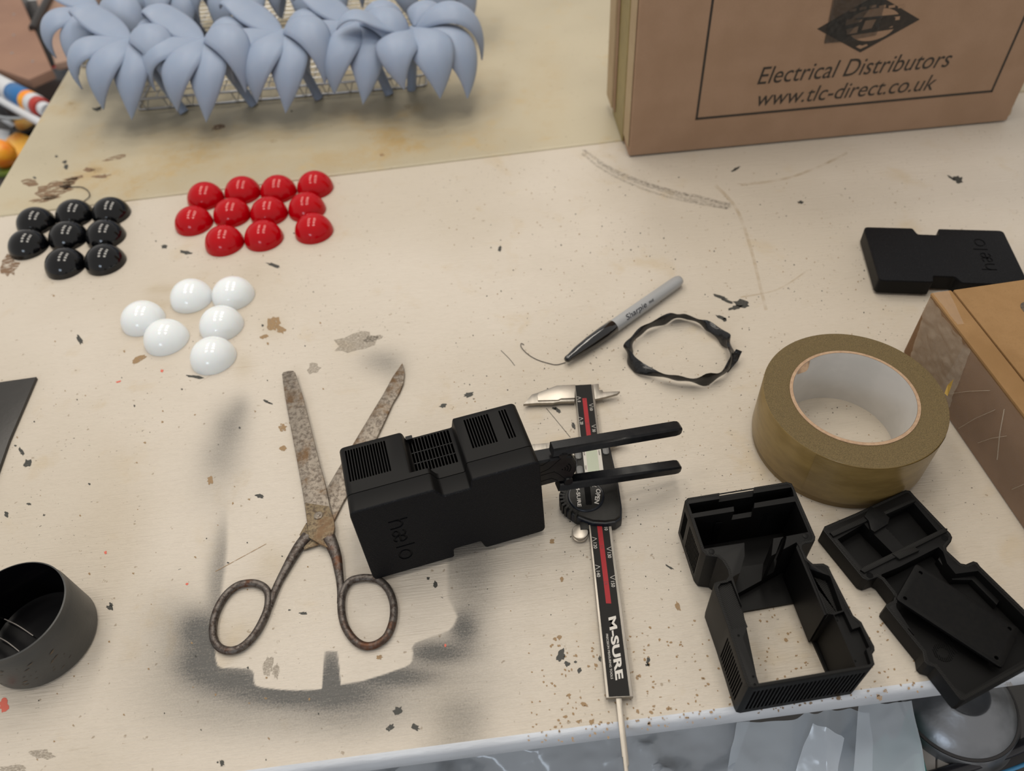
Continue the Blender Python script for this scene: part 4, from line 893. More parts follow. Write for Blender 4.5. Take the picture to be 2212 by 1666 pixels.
# adapter and antennas
ad = MB(); stand(ad.prism(rnd([(108, 35), (127, 34.6), (133, 33.2), (137.5, 33), (140.8, 40), (141.2, 48), (138.6, 55.6), (133, 57.6), (126, 57.8), (108, 60)], [0, 1.5, 1.5, 3, 3, 3, 3, 2, 1.5, 0], 4), 9, 19, bev=.0, bevb=1.2)); ado = obj('wifi_adapter', ad, M['black_plastic'], dev, smooth=40)
gl = MB()
for pts_ in ([(114, 56), (119, 55.3), (124, 58)], [(114, 48), (122.5, 50), (131, 57)], [(114, 46), (126, 46), (129, 42.5), (133, 36)], [(114, 40), (124, 40.5), (128, 36.5)]):
    for a, b in zip(pts_[:-1], pts_[1:]):
        c = MB(); stroke(c, a, b, .35, 0, .1); gl.join(c)
for r_ in (2.0, 3.8, 5.6):
    aa = np.linspace(-.75, .75, 9); c = MB()
    for a, b in zip(aa[:-1], aa[1:]): stroke(c, (131.5 + r_ * math.cos(a), 46 + r_ * math.sin(a)), (131.5 + r_ * math.cos(b), 46 + r_ * math.sin(b)), .75, 0, .12)
    gl.join(c)
c = MB(); c.prism([(131.5 + .5 * math.cos(a), 46 + .5 * math.sin(a)) for a in np.linspace(0, 2 * PI, 9)[:-1]], 0, .12); gl.join(c)
gl.v = [(x, 8.99 - z, y) for x, y, z in gl.v]; obj('adapter_marking', gl, M['void'], dev, smooth=0)
def antenna(p0, p1, w):
    d = np.array(p1) - np.array(p0); L = np.linalg.norm(d); d /= L; n_ = np.array([-d[1], d[0]]); h = w / 2
    m = MB(); prof = [(-h, -3.0), (-h, 3.4), (-h * .8, 4.0), (h * .8, 4.0), (h, 3.4), (h, -3.0), (h * .62, -3.8), (-h * .7, -3.8)]
    ss = [(0, 1.), (.2, 1), (L - h * 1.2, 1.), (L - h * .6, .9), (L - h * .22, .62), (L, .05)]
    vs = [];
    for s_, k in ss:
        for a, b in prof:
            q = np.array(p0) + d * s_ + n_ * a * k; vs.append((q[0], 9 + 2.6 + b * (k * .5 + .5), q[1]))
    n8 = 8; fs = [(i * n8 + k, i * n8 + (k + 1) % n8, (i + 1) * n8 + (k + 1) % n8, (i + 1) * n8 + k) for i in range(len(ss) - 1) for k in range(n8)] + [tuple(range(n8))[::-1], tuple((len(ss) - 1) * n8 + k for k in range(n8))]
    m.add(vs, fs); return m
for nm_, (p0, p1) in enumerate((((125.9, 64.3), (213.0, 51.4)), ((128.5, 29.6), (215.6, 11.6)))):
    a = obj('antenna', antenna(p0, p1, 7.4), M['black_plastic'], dev, smooth=25, bevel=.25)
    hp = MB(); h0 = (p0[0] + 6.4, p0[1] + (-4.0 if nm_ == 0 else 3.6)); hp.lathe([(0, 7.8), (2.8, 7.8), (3.2, 8.4), (3.2, 15), (0, 15)], 24, c=h0); hp.v = [(x, z, y) for x, y, z in hp.v]; obj('hinge', hp, M['black_plastic'], a, smooth=40)
    # small pin hole
    hp = MB(); hp.lathe([(0, 0), (.55, 0), (.55, .1), (0, .1)], 12, c=(p0[0] + 5, p0[1] - 1.2)); hp.v = [(x, 7.95 - z, y) for x, y, z in hp.v]; obj('pin_hole', hp, M['void'], a, smooth=0)

# ---- loose cover, face up, top right
q1 = G(1866, 490, 16.5); ang = math.radians(169.6); xx = np.array([math.cos(ang), math.sin(ang)])
org = q1[:2] - xx * L0
lid = thing('case_cover', (org[0], org[1], 2.0), ang, 'black textured case cover with engraved word, lying face up behind the ochre parcel', 'case cover')
f2 = obj('textured_face', MB().prism(PN, 12.6, 14.4, bev=.5), M['fuzzy'], lid, smooth=35)
def lt2(z0, z1):
    t = face_lettering(); t.v = [(19.6 + y, 53.8 - x, z0 + z * (z1 - z0)) for x, y, z in t.v]; t.f = [f for f in t.f]; return t
try: cut(f2, [lt2(13.7, 15.2)])
except Exception as e: print(e)
obj('engraved_word', lt2(13.72, 13.8), M['engrave'], lid, smooth=0)
obj('cover_body', MB().prism(PN, 0, 12.6, bevb=.6), M['print_layer'], lid, smooth=35)
for x, y in ((100, 5), (6, 6), (92, 64), (8, 64)):
    p = MB(); p.lathe([(0, -2), (1.6, -2), (1.6, .5), (0, .5)], 14, c=(x, y)); obj('locating_pin', p, M['black_print'], lid, smooth=40)

# ---- open housing standing on its back, lower right
Zh = (1440, 1020, 3.085); ZT = 40.
def TH_(pts, z=ZT): return T(pts, z, *Zh)
rim = [(122, 190), (140, 172), (800, 65), (835, 75), (852, 110), (992, 430), (990, 452), (975, 470), (925, 478), (905, 492), (906, 510), (940, 580), (975, 610), (1045, 608), (1078, 625), (1100, 672), (1245, 955), (1300, 1000), (1322, 1045), (1385, 1160), (1388, 1190), (1372, 1212), (1380, 1250), (1388, 1280), (1365, 1305), (575, 1440), (545, 1432), (530, 1402), (400, 1005),
       (315, 770), (318, 740), (340, 728), (395, 718), (416, 690), (408, 650), (372, 590), (340, 566), (300, 562), (262, 555), (235, 520)]
rim = ccw(TH_(rim)); ho = np.mean(np.array(rim), 0)
hs = thing('case_housing', (ho[0], ho[1], 0), 0, 'open black printed housing with slatted vents and square opening, in front of tape roll', 'case housing')
def Lh(pts, z=ZT): return [(x - ho[0], y - ho[1]) for x, y in TH_(pts, z)]
rimL = [(x - ho[0], y - ho[1]) for x, y in rim]
body = obj('housing_shell', MB().prism(rimL, 0.1, ZT, bev=.35, bevb=1.), M['print_layer'], hs, smooth=35)
C = []
def cav(pts, z0, z1=ZT + 1, zt=ZT): C.append(MB().prism(Lh(pts, zt), z0, z1))
cav([(440, 700), (455, 690), (865, 468), (885, 500), (1066, 942), (1112, 950), (1262, 1298), (615, 1408), (508, 1102), (541, 1022)], 2.2)      # main bay
cav([(930, 600), (952, 645), (1082, 690), (1092, 700), (1172, 922), (1078, 945), (896, 500)], 33)                                 # right shelf
cav([(1116, 952), (1182, 928), (1238, 1048), (1290, 1030), (1352, 1165), (1330, 1180), (1362, 1280), (1268, 1296)], 36)               # lower right ledge
cav([(342, 768), (360, 742), (432, 722), (552, 1022), (425, 1052)], 37.6)                                                         # left ledge
cav([(182, 305), (858, 196), (944, 400), (790, 430), (250, 512)], 2.2)                                                             # head bay
cav([(148, 212), (836, 100), (848, 162), (166, 278)], 12)                                                                           # rear pocket
cav([(352, 100), (588, 60), (575, 185), (575, 200), (352, 225)], 36.4)
cav([(446, 225), (585, 205), (582, 246), (450, 266)], 30)                                      # gap in rear walls
cav([(518, 470), (545, 440), (700, 420), (712, 440), (690, 640), (640, 690), (480, 700), (520, 560)], 9)                              # passage
cav([(762, 450), (785, 425), (800, 432), (790, 480), (735, 640), (700, 620)], 12)
nC = len(C)
# window in the floor
fl2 = TH_([(512, 932), (858, 872), (1062, 1335), (612, 1415)], 2.0); C.append(MB().prism([(x - ho[0], y - ho[1]) for x, y in inset(ccw(fl2), -.2)], -2, 3.5))
def wall_slots(p0, p1, z0, z1, n_, w, dep=1.6, a=.0, b=1.):
    p0 = np.array(p0); p1 = np.array(p1); d = (p1 - p0); L = np.linalg.norm(d); d /= L; nn = np.array([-d[1], d[0]])
    for k in range(n_):
        s_ = L * (a + (b - a) * (k + .5) / n_); c = p0 + d * s_
        pts_ = [tuple(c - d * w / 2 - nn * dep), tuple(c + d * w / 2 - nn * dep), tuple(c + d * w / 2 + nn * dep), tuple(c - d * w / 2 + nn * dep)]
        C.append(MB().prism(pts_, z0, z1))
fl_, fr_ = Lh([(560, 1440), (1385, 1302)])
wall_slots(fl_, fr_, 6, 34, 28, 1.25, a=.035, b=.965)
a_, b_ = Lh([(403, 1005), (538, 1425)]); wall_slots(a_, b_, 6, 33, 13, 1.3, a=.14, b=.9)
a_, b_ = Lh([(122, 190), (235, 520)]); wall_slots(a_, b_, 6, 32, 5, 1.2, a=.08, b=.26); wall_slots(a_, b_, 6, 32, 12, 1.2, a=.38, b=.95)
a_, b_ = Lh([(1080, 690), (1255, 1290)]);
for c_ in C[:nC + 1]: cut(body, [c_])
cut(body, C[nC + 1:])
def hp_(name, pts, z0, z1, mat='print_layer', zt=ZT, bev=0): o = obj(name, MB().prism(Lh(pts, zt), z0, z1, bev=bev), M[mat], hs, smooth=35); return o
hp_('inner_wall', [(875, 470), (893, 500), (1072, 945), (1054, 950), (865, 500)], 2.2, ZT - .6)
hp_('slat_ledge', [(1116, 952), (1150, 940), (1300, 1290), (1265, 1296)], 30, 37)
m = MB()
for k in range(13):
    t_ = k / 12; p = np.array(Lh([(1108, 985)], 30)[0]) * (1 - t_) + np.array(Lh([(1248, 1290)], 30)[0]) * t_; m.box(p[0] - 2.2, p[0] - 1.0, p[1] - .45, p[1] + .45, 6, 30)
obj('inner_slats', m, M['print_layer'], hs, smooth=0)
m = MB()
for k in range(9):
    t_ = k / 8; p = np.array(Lh([(800, 560)], 22)[0]) * (1 - t_) + np.array(Lh([(985, 900)], 22)[0]) * t_; m.box(p[0] + .4, p[0] + 1.6, p[1] - .5, p[1] + .5, 8, 30)
obj('inner_slats', m, M['print_layer'], hs, smooth=0)
for a in ((300, 530), (925, 425)):
    p = Lh([a])[0]; m = MB(); m.lathe([(0, ZT - .2), (1.7, ZT - .2), (1.7, ZT + .35), (1.1, ZT + .6), (0, ZT + .6)], 16, c=p); obj('locating_pin', m, M['black_print'], hs, smooth=40)
for a in ((480, 1090), (577, 1363), (588, 1416), (1145, 975), (1266, 1246)):
    p = Lh([a])[0]; m = MB(); m.lathe([(0, ZT - .3), (.7, ZT - .3), (.7, ZT + .06), (0, ZT + .06)], 12, c=p)
    if a[0] > 1000: m.v = [(x, y, z - 3.0) for x, y, z in m.v]
    obj('screw_hole', m, M['void'], hs, smooth=0)
for pts_ in ([(352, 302), (388, 300), (350, 455), (285, 470), (288, 445)], [(640, 255), (690, 250), (640, 400), (598, 405)]):
    p = Lh(pts_, 22); hh = MB(); c0_ = np.mean(np.array(p), 0); hh.prism([(c0_[0] - 2, c0_[1] - .2), (c0_[0] + 2, c0_[1] - .2), (c0_[0] + 2, c0_[1] + .2), (c0_[0] - 2, c0_[1] + .2)], 10, 32)
    obj('wall_slot', hh, M['void'], hs, smooth=0)
# printed lines on the flat rims
m = MB(); rl = ccw(rimL); ins = inset(rl, 1.6); n = len(rl)
m.add([(x, y, ZT + .05) for x, y in inset(rl, .5)] + [(x, y, ZT + .05) for x, y in ins], [(i, (i + 1) % n, n + (i + 1) % n, n + i) for i in range(n)]); obj('rim_line', m, M['print_top'], hs, smooth=0)
hp_('ledge_face', [(344, 768), (362, 744), (430, 724), (545, 1022), (428, 1050)], 37.5, 37.75, 'print_top')
hp_('ledge_face', [(932, 602), (954, 647), (1080, 690), (1168, 920), (1080, 940), (898, 505)], 32.9, 33.15, 'print_top')

# ---- open cover tray with a loose plate, far lower right
Zl = (1740, 1030, 3.144); ZL = 14.
NR = (291.5, 150.2)
ol = [(118, 362), (130, 336), (335, 250), (680, 90), (712, 95), (740, 128), (985, 385), (998, 412), (990, 440), (957, 480), (962, 502), (1055, 588), (1090, 594), (1140, 573), (1168, 582), (1188, 610)]
om = [(1085, 1522), (1055, 1518), (1030, 1490), (880, 1295), (830, 1280), (806, 1255), (795, 1190), (546, 885), (550, 865), (598, 840), (604, 812), (590, 788), (520, 700), (490, 682), (425, 706), (388, 690)]
olw = T(ol, ZL, *Zl) + [(NR[0] + 1.5, NR[1] + 4), (NR[0] - 1, NR[1])] + T(om, ZL, *Zl)
olw = ccw(olw); oo = np.mean(np.array(olw), 0)
tr2 = thing('cover_tray', (oo[0], oo[1], 0), 0, 'upturned black case cover holding a loose plate, overhanging the bench corner beside the housing', 'case cover')
def Lt(pts, z=ZL): return [(x - oo[0], y - oo[1]) for x, y in T(pts, z, *Zl)]
NRl = (NR[0] - oo[0], NR[1] - oo[1])
tb = obj('tray_shell', MB().prism([(x - oo[0], y - oo[1]) for x, y in olw], .1, ZL, bev=.35, bevb=.8), M['print_layer'], tr2, smooth=35)
C = []
C.append(MB().prism(Lt([(218, 425), (398, 318), (425, 352), (592, 518), (388, 622)]), 3, 20))
C.append(MB().prism(Lt([(535, 268), (722, 172), (738, 182), (900, 372), (668, 478), (545, 348), (566, 300)]), 3, 20))
C.append(MB().prism(Lt([(515, 664), (640, 612), (880, 490), (905, 478), (935, 510), (962, 590), (1020, 660), (1172, 640), (1345, 812)]) + [(NRl[0] - 2.6, NRl[1] + 3.6)] + Lt([(1085, 1478), (1000, 1420), (868, 1268), (842, 1255), (818, 1200), (618, 890), (612, 840), (600, 790), (520, 690)]), 2.2, 20))
C.append(MB().prism(Lt([(672, 1032), (700, 1030), (770, 1115), (752, 1128)]), 10, 20))
cut(tb, C)
def tp_(name, pts, z0, z1, mat='black_print', zt=None, bev=.2): return obj(name, MB().prism(Lt(pts, zt or z1), z0, z1, bev=bev), M[mat], tr2, smooth=35)
tp_('clip_rail', [(375, 632), (395, 612), (940, 348), (965, 352), (962, 372), (402, 652)], 12, 15.6, 'print_top')
tp_('clip_rail', [(166, 378), (400, 268), (432, 290), (410, 305), (190, 405)], 12, 15.6, 'print_top')
tp_('clip_rail', [(525, 240), (700, 160), (745, 150), (750, 165), (535, 262)], 12, 15.6, 'print_top')
tp_('centre_clip', [(400, 268), (440, 200), (525, 235), (572, 280), (560, 320), (470, 375), (445, 358), (430, 300)], 6, 16.5, 'black_print')
tp_('centre_rib', [(470, 368), (545, 340), (668, 475), (598, 515)], 3, 9, 'print_top')
tp_('rail_pad', [(590, 525), (745, 478), (775, 500), (640, 560)], 12, 16, 'print_top')
tp_('inner_ramp', [(930, 515), (1020, 660), (1175, 642), (1340, 812), (1300, 870), (1130, 700), (1000, 700), (900, 560)], 2.2, 8, 'print_layer')
for a in ((437, 670), (946, 418)):
    p = Lt([a])[0]; m = MB(); m.lathe([(0, ZL - .5), (2.0, ZL - .5), (2.0, ZL + .08), (0, ZL + .08)], 20, c=p); obj('screw_hole', m, M['void'], tr2, smooth=0)
m = MB(); rl = ccw([(x - oo[0], y - oo[1]) for x, y in olw]); ins = inset(rl, 2.0); n = len(rl)
m.add([(x, y, ZL + .05) for x, y in inset(rl, .6)] + [(x, y, ZL + .05) for x, y in ins], [(i, (i + 1) % n, n + (i + 1) % n, n + i) for i in range(n)]); obj('rim_line', m, M['print_top'], tr2, smooth=0)
# reverse of the engraved word on the tray floor
m = MB()
pc = np.array(Lt([(935, 1195)], 2.4)[0])
for k in range(10):
    y = -4.8 + k * 1.05; r1 = math.sqrt(max(0, 5.3 ** 2 - y * y)); r0 = math.sqrt(max(0, 3.0 ** 2 - y * y)) if abs(y) < 3.0 else 0
    for a, b in ((-r1, -r0), (r0, r1)):
        if b - a > .3: m.box(pc[0] + y - .3, pc[0] + y + .3, pc[1] + a, pc[1] + b, 2.2, 2.7)
for k in range(3):
    p0 = Lt([(905 + k * 16, 1062 + k * 0)], 2.4)[0]; p1 = Lt([(1012 + k * 16, 1205 - k * 8)], 2.4)[0]; stroke(m, p0, p1, .5, 2.2, 2.8)
obj('reversed_lettering', m, M['black_print'], tr2, smooth=0)
# the loose plate (a thing of its own, resting in the tray)
pc4 = [(738, 592), (1450, 1035), (1330, 1310), (618, 838)]
zc4 = [12.5, 9.0, 9.0, 14.6]
p3 = [G(1740 + x / 3.144, 1030 + y / 3.144, z) for (x, y), z in zip(pc4, zc4)]; q0 = np.mean(np.array(p3), 0)
ex = (p3[1] - p3[0] + p3[2] - p3[3]); Lx = np.linalg.norm(ex) / 2; ex /= np.linalg.norm(ex); ey = (p3[0] - p3[3] + p3[1] - p3[2]); Ly = np.linalg.norm(ey) / 2; ey -= ex * (ey @ ex); ey /= np.linalg.norm(ey); ez = np.cross(ex, ey)
pt = bpy.data.objects.new('cover_plate', None); col.objects.link(pt); pt.empty_display_size = .02
pt.matrix_world = Matrix(((ex[0], ey[0], ez[0], q0[0] * S), (ex[1], ey[1], ez[1], q0[1] * S), (ex[2], ey[2], ez[2], q0[2] * S), (0, 0, 0, 1)))
tag(pt, 'loose flat black plate with four corner holes resting slantwise in the upturned tray', 'plate')
po = obj('plate', MB().prism(rnd([(-Lx / 2, -Ly / 2), (Lx / 2, -Ly / 2), (Lx / 2, Ly / 2), (-Lx / 2, Ly / 2)], 2, 3), -1, 1, bev=.2), M['black_print'], pt, smooth=35)
hx = [(-Lx / 2 + 4, -Ly / 2 + 4), (Lx / 2 - 4.5, -Ly / 2 + 4), (Lx / 2 - 4.5, Ly / 2 - 4), (-Lx / 2 + 4.5, Ly / 2 - 4.2)]
cut(po, [MB().lathe([(0, -3), (1.2, -3), (1.2, 3), (0, 3)], 16, c=h) for h in hx])

# ================================================================ wire racks
def rack(name, x0, x1, y0, y1, nx_, ny_, zt, label):
    t = thing(name, (x0, y0, 1.5), 0, label, 'rack', 'wire cooling racks under the flowers'); w, d = x1 - x0, y1 - y0; r = 1.0
    m = MB()
    for k in range(nx_ + 1): x = w * k / nx_; m.tube([(x, 0, zt), (x, d, zt)], .8, 6)
    for k in range(1, ny_): y = d * k / ny_; m.tube([(0, y, zt + 1.4), (w, y, zt + 1.4)], .7, 6)
    obj('grid', m, M['wire'], t, smooth=60)
    m = MB(); c = rnd([(0, 0), (w, 0), (w, d), (0, d)], 6, 4); m.tube([(x, y, zt) for x, y in c], 1.5, 8, closed=True); m.tube([(x, y, 1.5) for x, y in c], 1.3, 8, closed=True); obj('frame', m, M['wire'], t, smooth=60)
    m = MB()
    for k in range(int(w / 27) + 1):
        x = 8 + k * 27
        if x > w - 4: break
        m.tube([(x, 0, zt), (x + 5, -4, 1.2), (x + 10, 0, zt)], .8, 6)
    obj('front_feet', m, M['wire'], t, smooth=60)
    return t
rack('wire_rack', -419, -72, 877, 990, 13, 8, 14, 'silver wire rack nearest the camera, holding the front row of flowers')
rack('wire_rack', -528, -30, 1006, 1190, 20, 14, 14, 'larger silver wire rack behind, reaching to the left edge of the bench')

# ================================================================ pale blue printed flowers
def petal(Lr, W_, droop, rise, twist, cup, th=1.6, nu=24, nv=10, k0=.22, tilt=0.):
    """centre line leaves the hub almost level, then curls steeply down to a pointed tip; a solid shell th thick"""
    def cl(t):
        n_ = 26; x = 3.; z = 0.
        for i in range(n_):
            s = (i + .5) / n_ * t; q = max(0, (s - k0) / (1 - k0)); q = q * q * (3 - 2 * q) * .75 + q * .25; e = rise - (rise + droop) * q; x += Lr * t / n_ * math.cos(e); z += Lr * t / n_ * math.sin(e)
        q = max(0, (t - k0) / (1 - k0)); q = q * q * (3 - 2 * q) * .75 + q * .25
        return x, z, rise - (rise + droop) * q
    def P(u, v, off):
        x, z, e = cl(u); w = 2.5 * (1 - u) + W_ * (max(0, math.sin(PI * u ** .80)) ** .95 if u < .999 else .0)
        w = max(w, .15); s = (v * 2 - 1) * w; c = -cup * (abs(v * 2 - 1) ** 2) * w + tilt * (v * 2 - 1) * w
        nx_, nz_ = -math.sin(e), math.cos(e)
        c += off; X = x + nx_ * c; Z = z + nz_ * c; az = twist * u * u
        Y = s
        return (X * math.cos(az) - Y * math.sin(az), X * math.sin(az) + Y * math.cos(az), Z)
    m = MB(); m.grid(lambda a, b: P(a, b, th / 2), nu, nv); n1 = len(m.v); m.grid(lambda a, b: P(a, b, -th / 2), nu, nv); m.f = [f if i < nu * nv else f[::-1] for i, f in enumerate(m.f)]
    k = lambda i, j: j * (nu + 1) + i
    for i in range(nu): m.f.append((k(i, 0), k(i, 0) + n1, k(i + 1, 0) + n1, k(i + 1, 0))); m.f.append((k(i, nv), k(i + 1, nv), k(i + 1, nv) + n1, k(i, nv) + n1))
    for j in range(nv): m.f.append((k(0, j), k(0, j + 1), k(0, j + 1) + n1, k(0, j) + n1)); m.f.append((k(nu, j), k(nu, j) + n1, k(nu, j + 1) + n1, k(nu, j + 1)))
    m.m = [0] * len(m.f); return m
AZ = [152, 204, 252, 286, 322, 22]
def flower(c, b, rot, label, sc=1., az=AZ):
    t = thing('printed_flower', (b[0], b[1], 2.0), 0, label, 'flower', 'pale blue printed flowers on the racks')
    cc = (c[0] - b[0], c[1] - b[1], c[2] - 2); k = Vector(cc)
    m = MB(); m.tube([(0, 0, 0), cc], 5.6, 20); obj('stem', m, M['resin_blue'], t, smooth=50)
    m = MB(); m.lathe([(0, -5), (6.5, -5), (7, -1), (4.5, 1.2), (0, 1.8)], 24); m.v = [(x + cc[0], y + cc[1], z + cc[2]) for x, y, z in m.v]; obj('hub', m, M['resin_blue'], t, smooth=50)
    return t, cc
PET = {}
def add_petals(t, cc, rot, az, seed):
    for i, a in enumerate(az):
        key = i % 6
        if key not in PET:
            PET[key] = [petal(92, 19, 1.0, .50, 0., .16, k0=.55), petal(106, 23, 1.85, .30, .22, .40, k0=.26), petal(112, 23, 1.72, .22, -.12, .34, k0=.16, tilt=.1), petal(120, 21, 1.72, .22, -.30, .42, k0=.12, tilt=.25), petal(122, 19.5, 1.80, .85, -.26, .42, k0=.0, tilt=.1), petal(88, 19, 1.95, .85, -.2, .45, k0=.0)][key]
        if key in PMESH: o = bpy.data.objects.new('petal', PMESH[key]); col.objects.link(o); o.parent = t
        else: o = obj('petal', PET[key], M['resin_blue'], t, smooth=80); PMESH[key] = o.data
        o.location = (cc[0] * S, cc[1] * S, (cc[2] - .5 + (i % 3) * 1.2) * S); o.rotation_euler = (0, 0, math.radians(a) + rot)
PMESH = {}
FL = [((283, 84), (398, 243), 0, 'pale blue flower at the left end of the front row'), ((442, 86), (548, 226), 0, 'pale blue flower, second from left in the front row'),
      ((611, 68), (689, 212), 0, 'pale blue flower, third from left in the front row'), ((773, 50), (841, 203), 0.02, 'pale blue flower, fourth from left in the front row'),
      ((893, 62), (889, 192), .75, 'pale blue flower at the right end of the front row, petals pointing right')]
ZF = 80.
for c, b, r_, lb in FL:
    cc = G(*c, ZF); bb = G(*b, 2); t, lc = flower(cc, bb, r_, lb); add_petals(t, lc, r_, AZ, 0)
BK = [((215, 20), .1, 'pale blue flower at the far left of the back row'), ((360, -45), .25, 'pale blue back row flower, second from left, cut by the photo top'), ((520, -52), .1, 'pale blue back row flower, third from left, cut by the photo top'),
      ((675, -66), .3, 'pale blue back row flower, fourth from left, cut by the photo top'), ((905, -66), .8, 'pale blue flower at the far right of the back row, behind the turned front flower')]
for c, r_, lb in BK:
    cc = G(*c, ZF); bb = (cc[0] + 24, cc[1] - 3, 2); t, lc = flower(cc, bb, r_, lb); add_petals(t, lc, r_, AZ, 1)

# ================================================================ low shelf with clutter beyond the left end of the bench
ZSH = -230.
c_ = [G(-260, 700, ZSH), G(320, -160, ZSH)]
sh = MB(); sh.prism([(-1500, 500), (-585, 500), (-600, 1900), (-1500, 1900)], -24, 0); tag(obj('side_shelf', sh, M['dark_tool'], loc=(0, 0, ZSH), smooth=0), 'dark low shelf beyond the left end of the bench, carrying boards and cans', 'shelf')
for z_ in (0,):
    lg = MB()
def flat(name, pts, z0, th, mat, label, cat, group=None, r=1.):
    P = [G(x, y, z0 + th)[:2] for x, y in pts]; o0 = P[0]; m = MB(); m.prism(rnd([(p[0] - o0[0], p[1] - o0[1]) for p in P], r, 2), 0, th, bev=min(1, th / 3)); return tag(obj(name, m, mat, loc=(o0[0], o0[1], z0), smooth=35), label, cat, group)
b1 = flat('wooden_board', [(-60, -80), (20, -60), (112, 150), (62, 172), (-60, 128)], ZSH + 62, 16, M['mdf_dark'], 'brown board with screw heads lying at the top left corner, nearest the photo edge', 'board')
b2 = flat('wooden_board', [(62, -60), (230, -60), (158, 128), (118, 138)], ZSH + 62, 12, M['mdf'], 'pinkish board beyond the black bar, behind the leftmost flower', 'board')
flat('packing_block', [(-60, -60), (30, -60), (60, 90), (-60, 90)], ZSH, 62, M['dark_tool'], 'dark block under the brown board at the top left', 'block')
flat('packing_block', [(85, -55), (160, -55), (140, 80), (118, 85)], ZSH, 62, M['dark_tool'], 'dark block under the pinkish board', 'block')
m = MB()
b1o = b1.location
for x, y in ((30, 31), (30, 76), (71, 133), (26, 115)):
    p = G(x, y, ZSH + 78); m.lathe([(0, 16.2), (2.4, 16.2), (2.0, 17.0), (0, 17.2)], 12, c=(p[0] - b1o[0] / S, p[1] - b1o[1] / S))
obj('screw_head', m, M['wire'], b1, smooth=40)
def rod(name, a, b, z, r, mat, label, cat, parts=None):
    p0, p1 = G(*a, z + r), G(*b, z + r); d = p1 - p0; L = np.linalg.norm(d); an = math.atan2(d[1], d[0])
    t = thing(name, (p0[0], p0[1], z), an, label, cat)
    for i, (f0, f1, rr_, mt, nm) in enumerate(parts or [(0, 1, r, mat, 'shaft')]):
        m = MB(); m.lathe([(0, L * f0), (rr_ * .92, L * f0), (rr_, L * f0 + 2), (rr_, L * f1 - 2), (rr_ * .92, L * f1), (0, L * f1)], 28); m.v = [(z_, x, y + r) for x, y, z_ in m.v]; m.f = [f[::-1] for f in m.f]; obj(nm, m, mt, t, smooth=40)
    return t
rod('tool_handle', (70, 62), (118, -30), ZSH + 74, 7, M['dark_tool'], 'dark grey metal bar between the brown and pinkish boards', 'bar', [(0, 1, 7, M['dark_tool'], 'bar')])
rod('screwdriver', (106, 172), (175, 138), ZSH, 17, M['red_tool'], 'red handled tool just beyond the left edge of the bench', 'tool', [(0, .62, 17, M['red_tool'], 'handle'), (.62, 1, 9, M['dark_tool'], 'shaft')])
rod('spray_can', (-30, 168), (104, 240), ZSH + 50, 17, M['white_label'], 'white can with blue band and red and yellow rings lying left of the bench', 'can',
    [(0, .46, 17, M['white_label'], 'body'), (.46, .68, 17.2, M['blue_label'], 'blue_band'), (.68, .76, 17.2, M['yellow'], 'yellow_band'), (.76, .84, 17.1, M['white_label'], 'shoulder'), (.84, .92, 16, M['red_tool'], 'red_ring'), (.92, 1, 12, M['white_label'], 'nozzle_cap')])
rod('plastic_tube', (0, 216), (92, 268), ZSH + 50, 7, M['white_label'], 'thin white tube lying below the blue banded can', 'tube')
bq = G(84, 200, ZSH + 50)
bw = thing('steel_bowl', (bq[0], bq[1], ZSH), 0, 'shiny steel bowl holding the blue banded can, left of the bench', 'bowl')
m = MB(); m.lathe([(0, 1), (52, 1), (70, 12), (82, 38), (85, 48), (83, 48), (80, 38), (68, 14), (51, 3), (0, 3)], 72); obj('bowl_wall', m, M['glass'], bw, smooth=60)
m = MB(); m.lathe([(86 + 3.0 * math.cos(a), 49 + 3.0 * math.sin(a)) for a in np.linspace(0, 2 * PI, 11)[:-1]], 72, close=True); obj('bowl_rim', m, M['glass'], bw, smooth=60)
flat('snack_packet', [(12, 300), (35, 283), (72, 298), (52, 345), (25, 342)], ZSH, 12, M['orange'], 'orange foil packet by the left edge of the bench', 'packet', r=6)
flat('card_leaflet', [(-20, 275), (22, 282), (18, 305), (-20, 312)], ZSH, 3, M['white_label'], 'white leaflet left of the orange packet', 'leaflet')
flat('card_leaflet', [(38, 340), (60, 325), (42, 365), (30, 380)], ZSH, 3, M['white_label'], 'white folded leaflet below the orange packet', 'leaflet')
flat('green_packet', [(-20, 315), (28, 318), (38, 345), (30, 372), (-20, 378)], ZSH, 6, M['green'], 'green packet under the orange fruit shape at the left edge', 'packet', r=5)
oc = G(6, 338, ZSH + 22)
m = MB(); m.lathe([(0, 0), (14, 2), (21, 12), (23, 22), (20, 33), (12, 41), (0, 43)], 40); tag(obj('orange_ball', m, M['yellow'], loc=(oc[0], oc[1], ZSH + 6), smooth=70), 'round orange and yellow ball at the left edge of the photo', 'ball')

# ================================================================ under the front edge of the bench
ZU = -150.
def sheetbag(name, corners, amp, sc, mat, label, seed, lift=0, nu=70, nv=24):
    P = [G(x, y, z) for x, y, z in corners]; o0 = P[0]
    def fn(a, b):
        p = (P[0] * (1 - a) + P[1] * a) * (1 - b) + (P[3] * (1 - a) + P[2] * a) * b
        v_ = Vector((p[0] * sc + seed, p[1] * sc, seed * .3)); f = 1 - abs(mnoise.noise(v_)) * 2; g = 1 - abs(mnoise.noise(v_ * 2.3)) * 2; h = mnoise.noise(v_ * .5)
        return (p[0] - o0[0] + h * amp * .6, p[1] - o0[1] + g * amp * .3, p[2] - o0[2] + (f * .7 + g * .35 + h * .8) * amp)
    m = MB(); m.grid(fn, nu, nv); o = obj(name, m, mat, loc=tuple(o0), smooth=60); return tag(o, label, 'plastic bag', 'clear plastic bags under the bench')
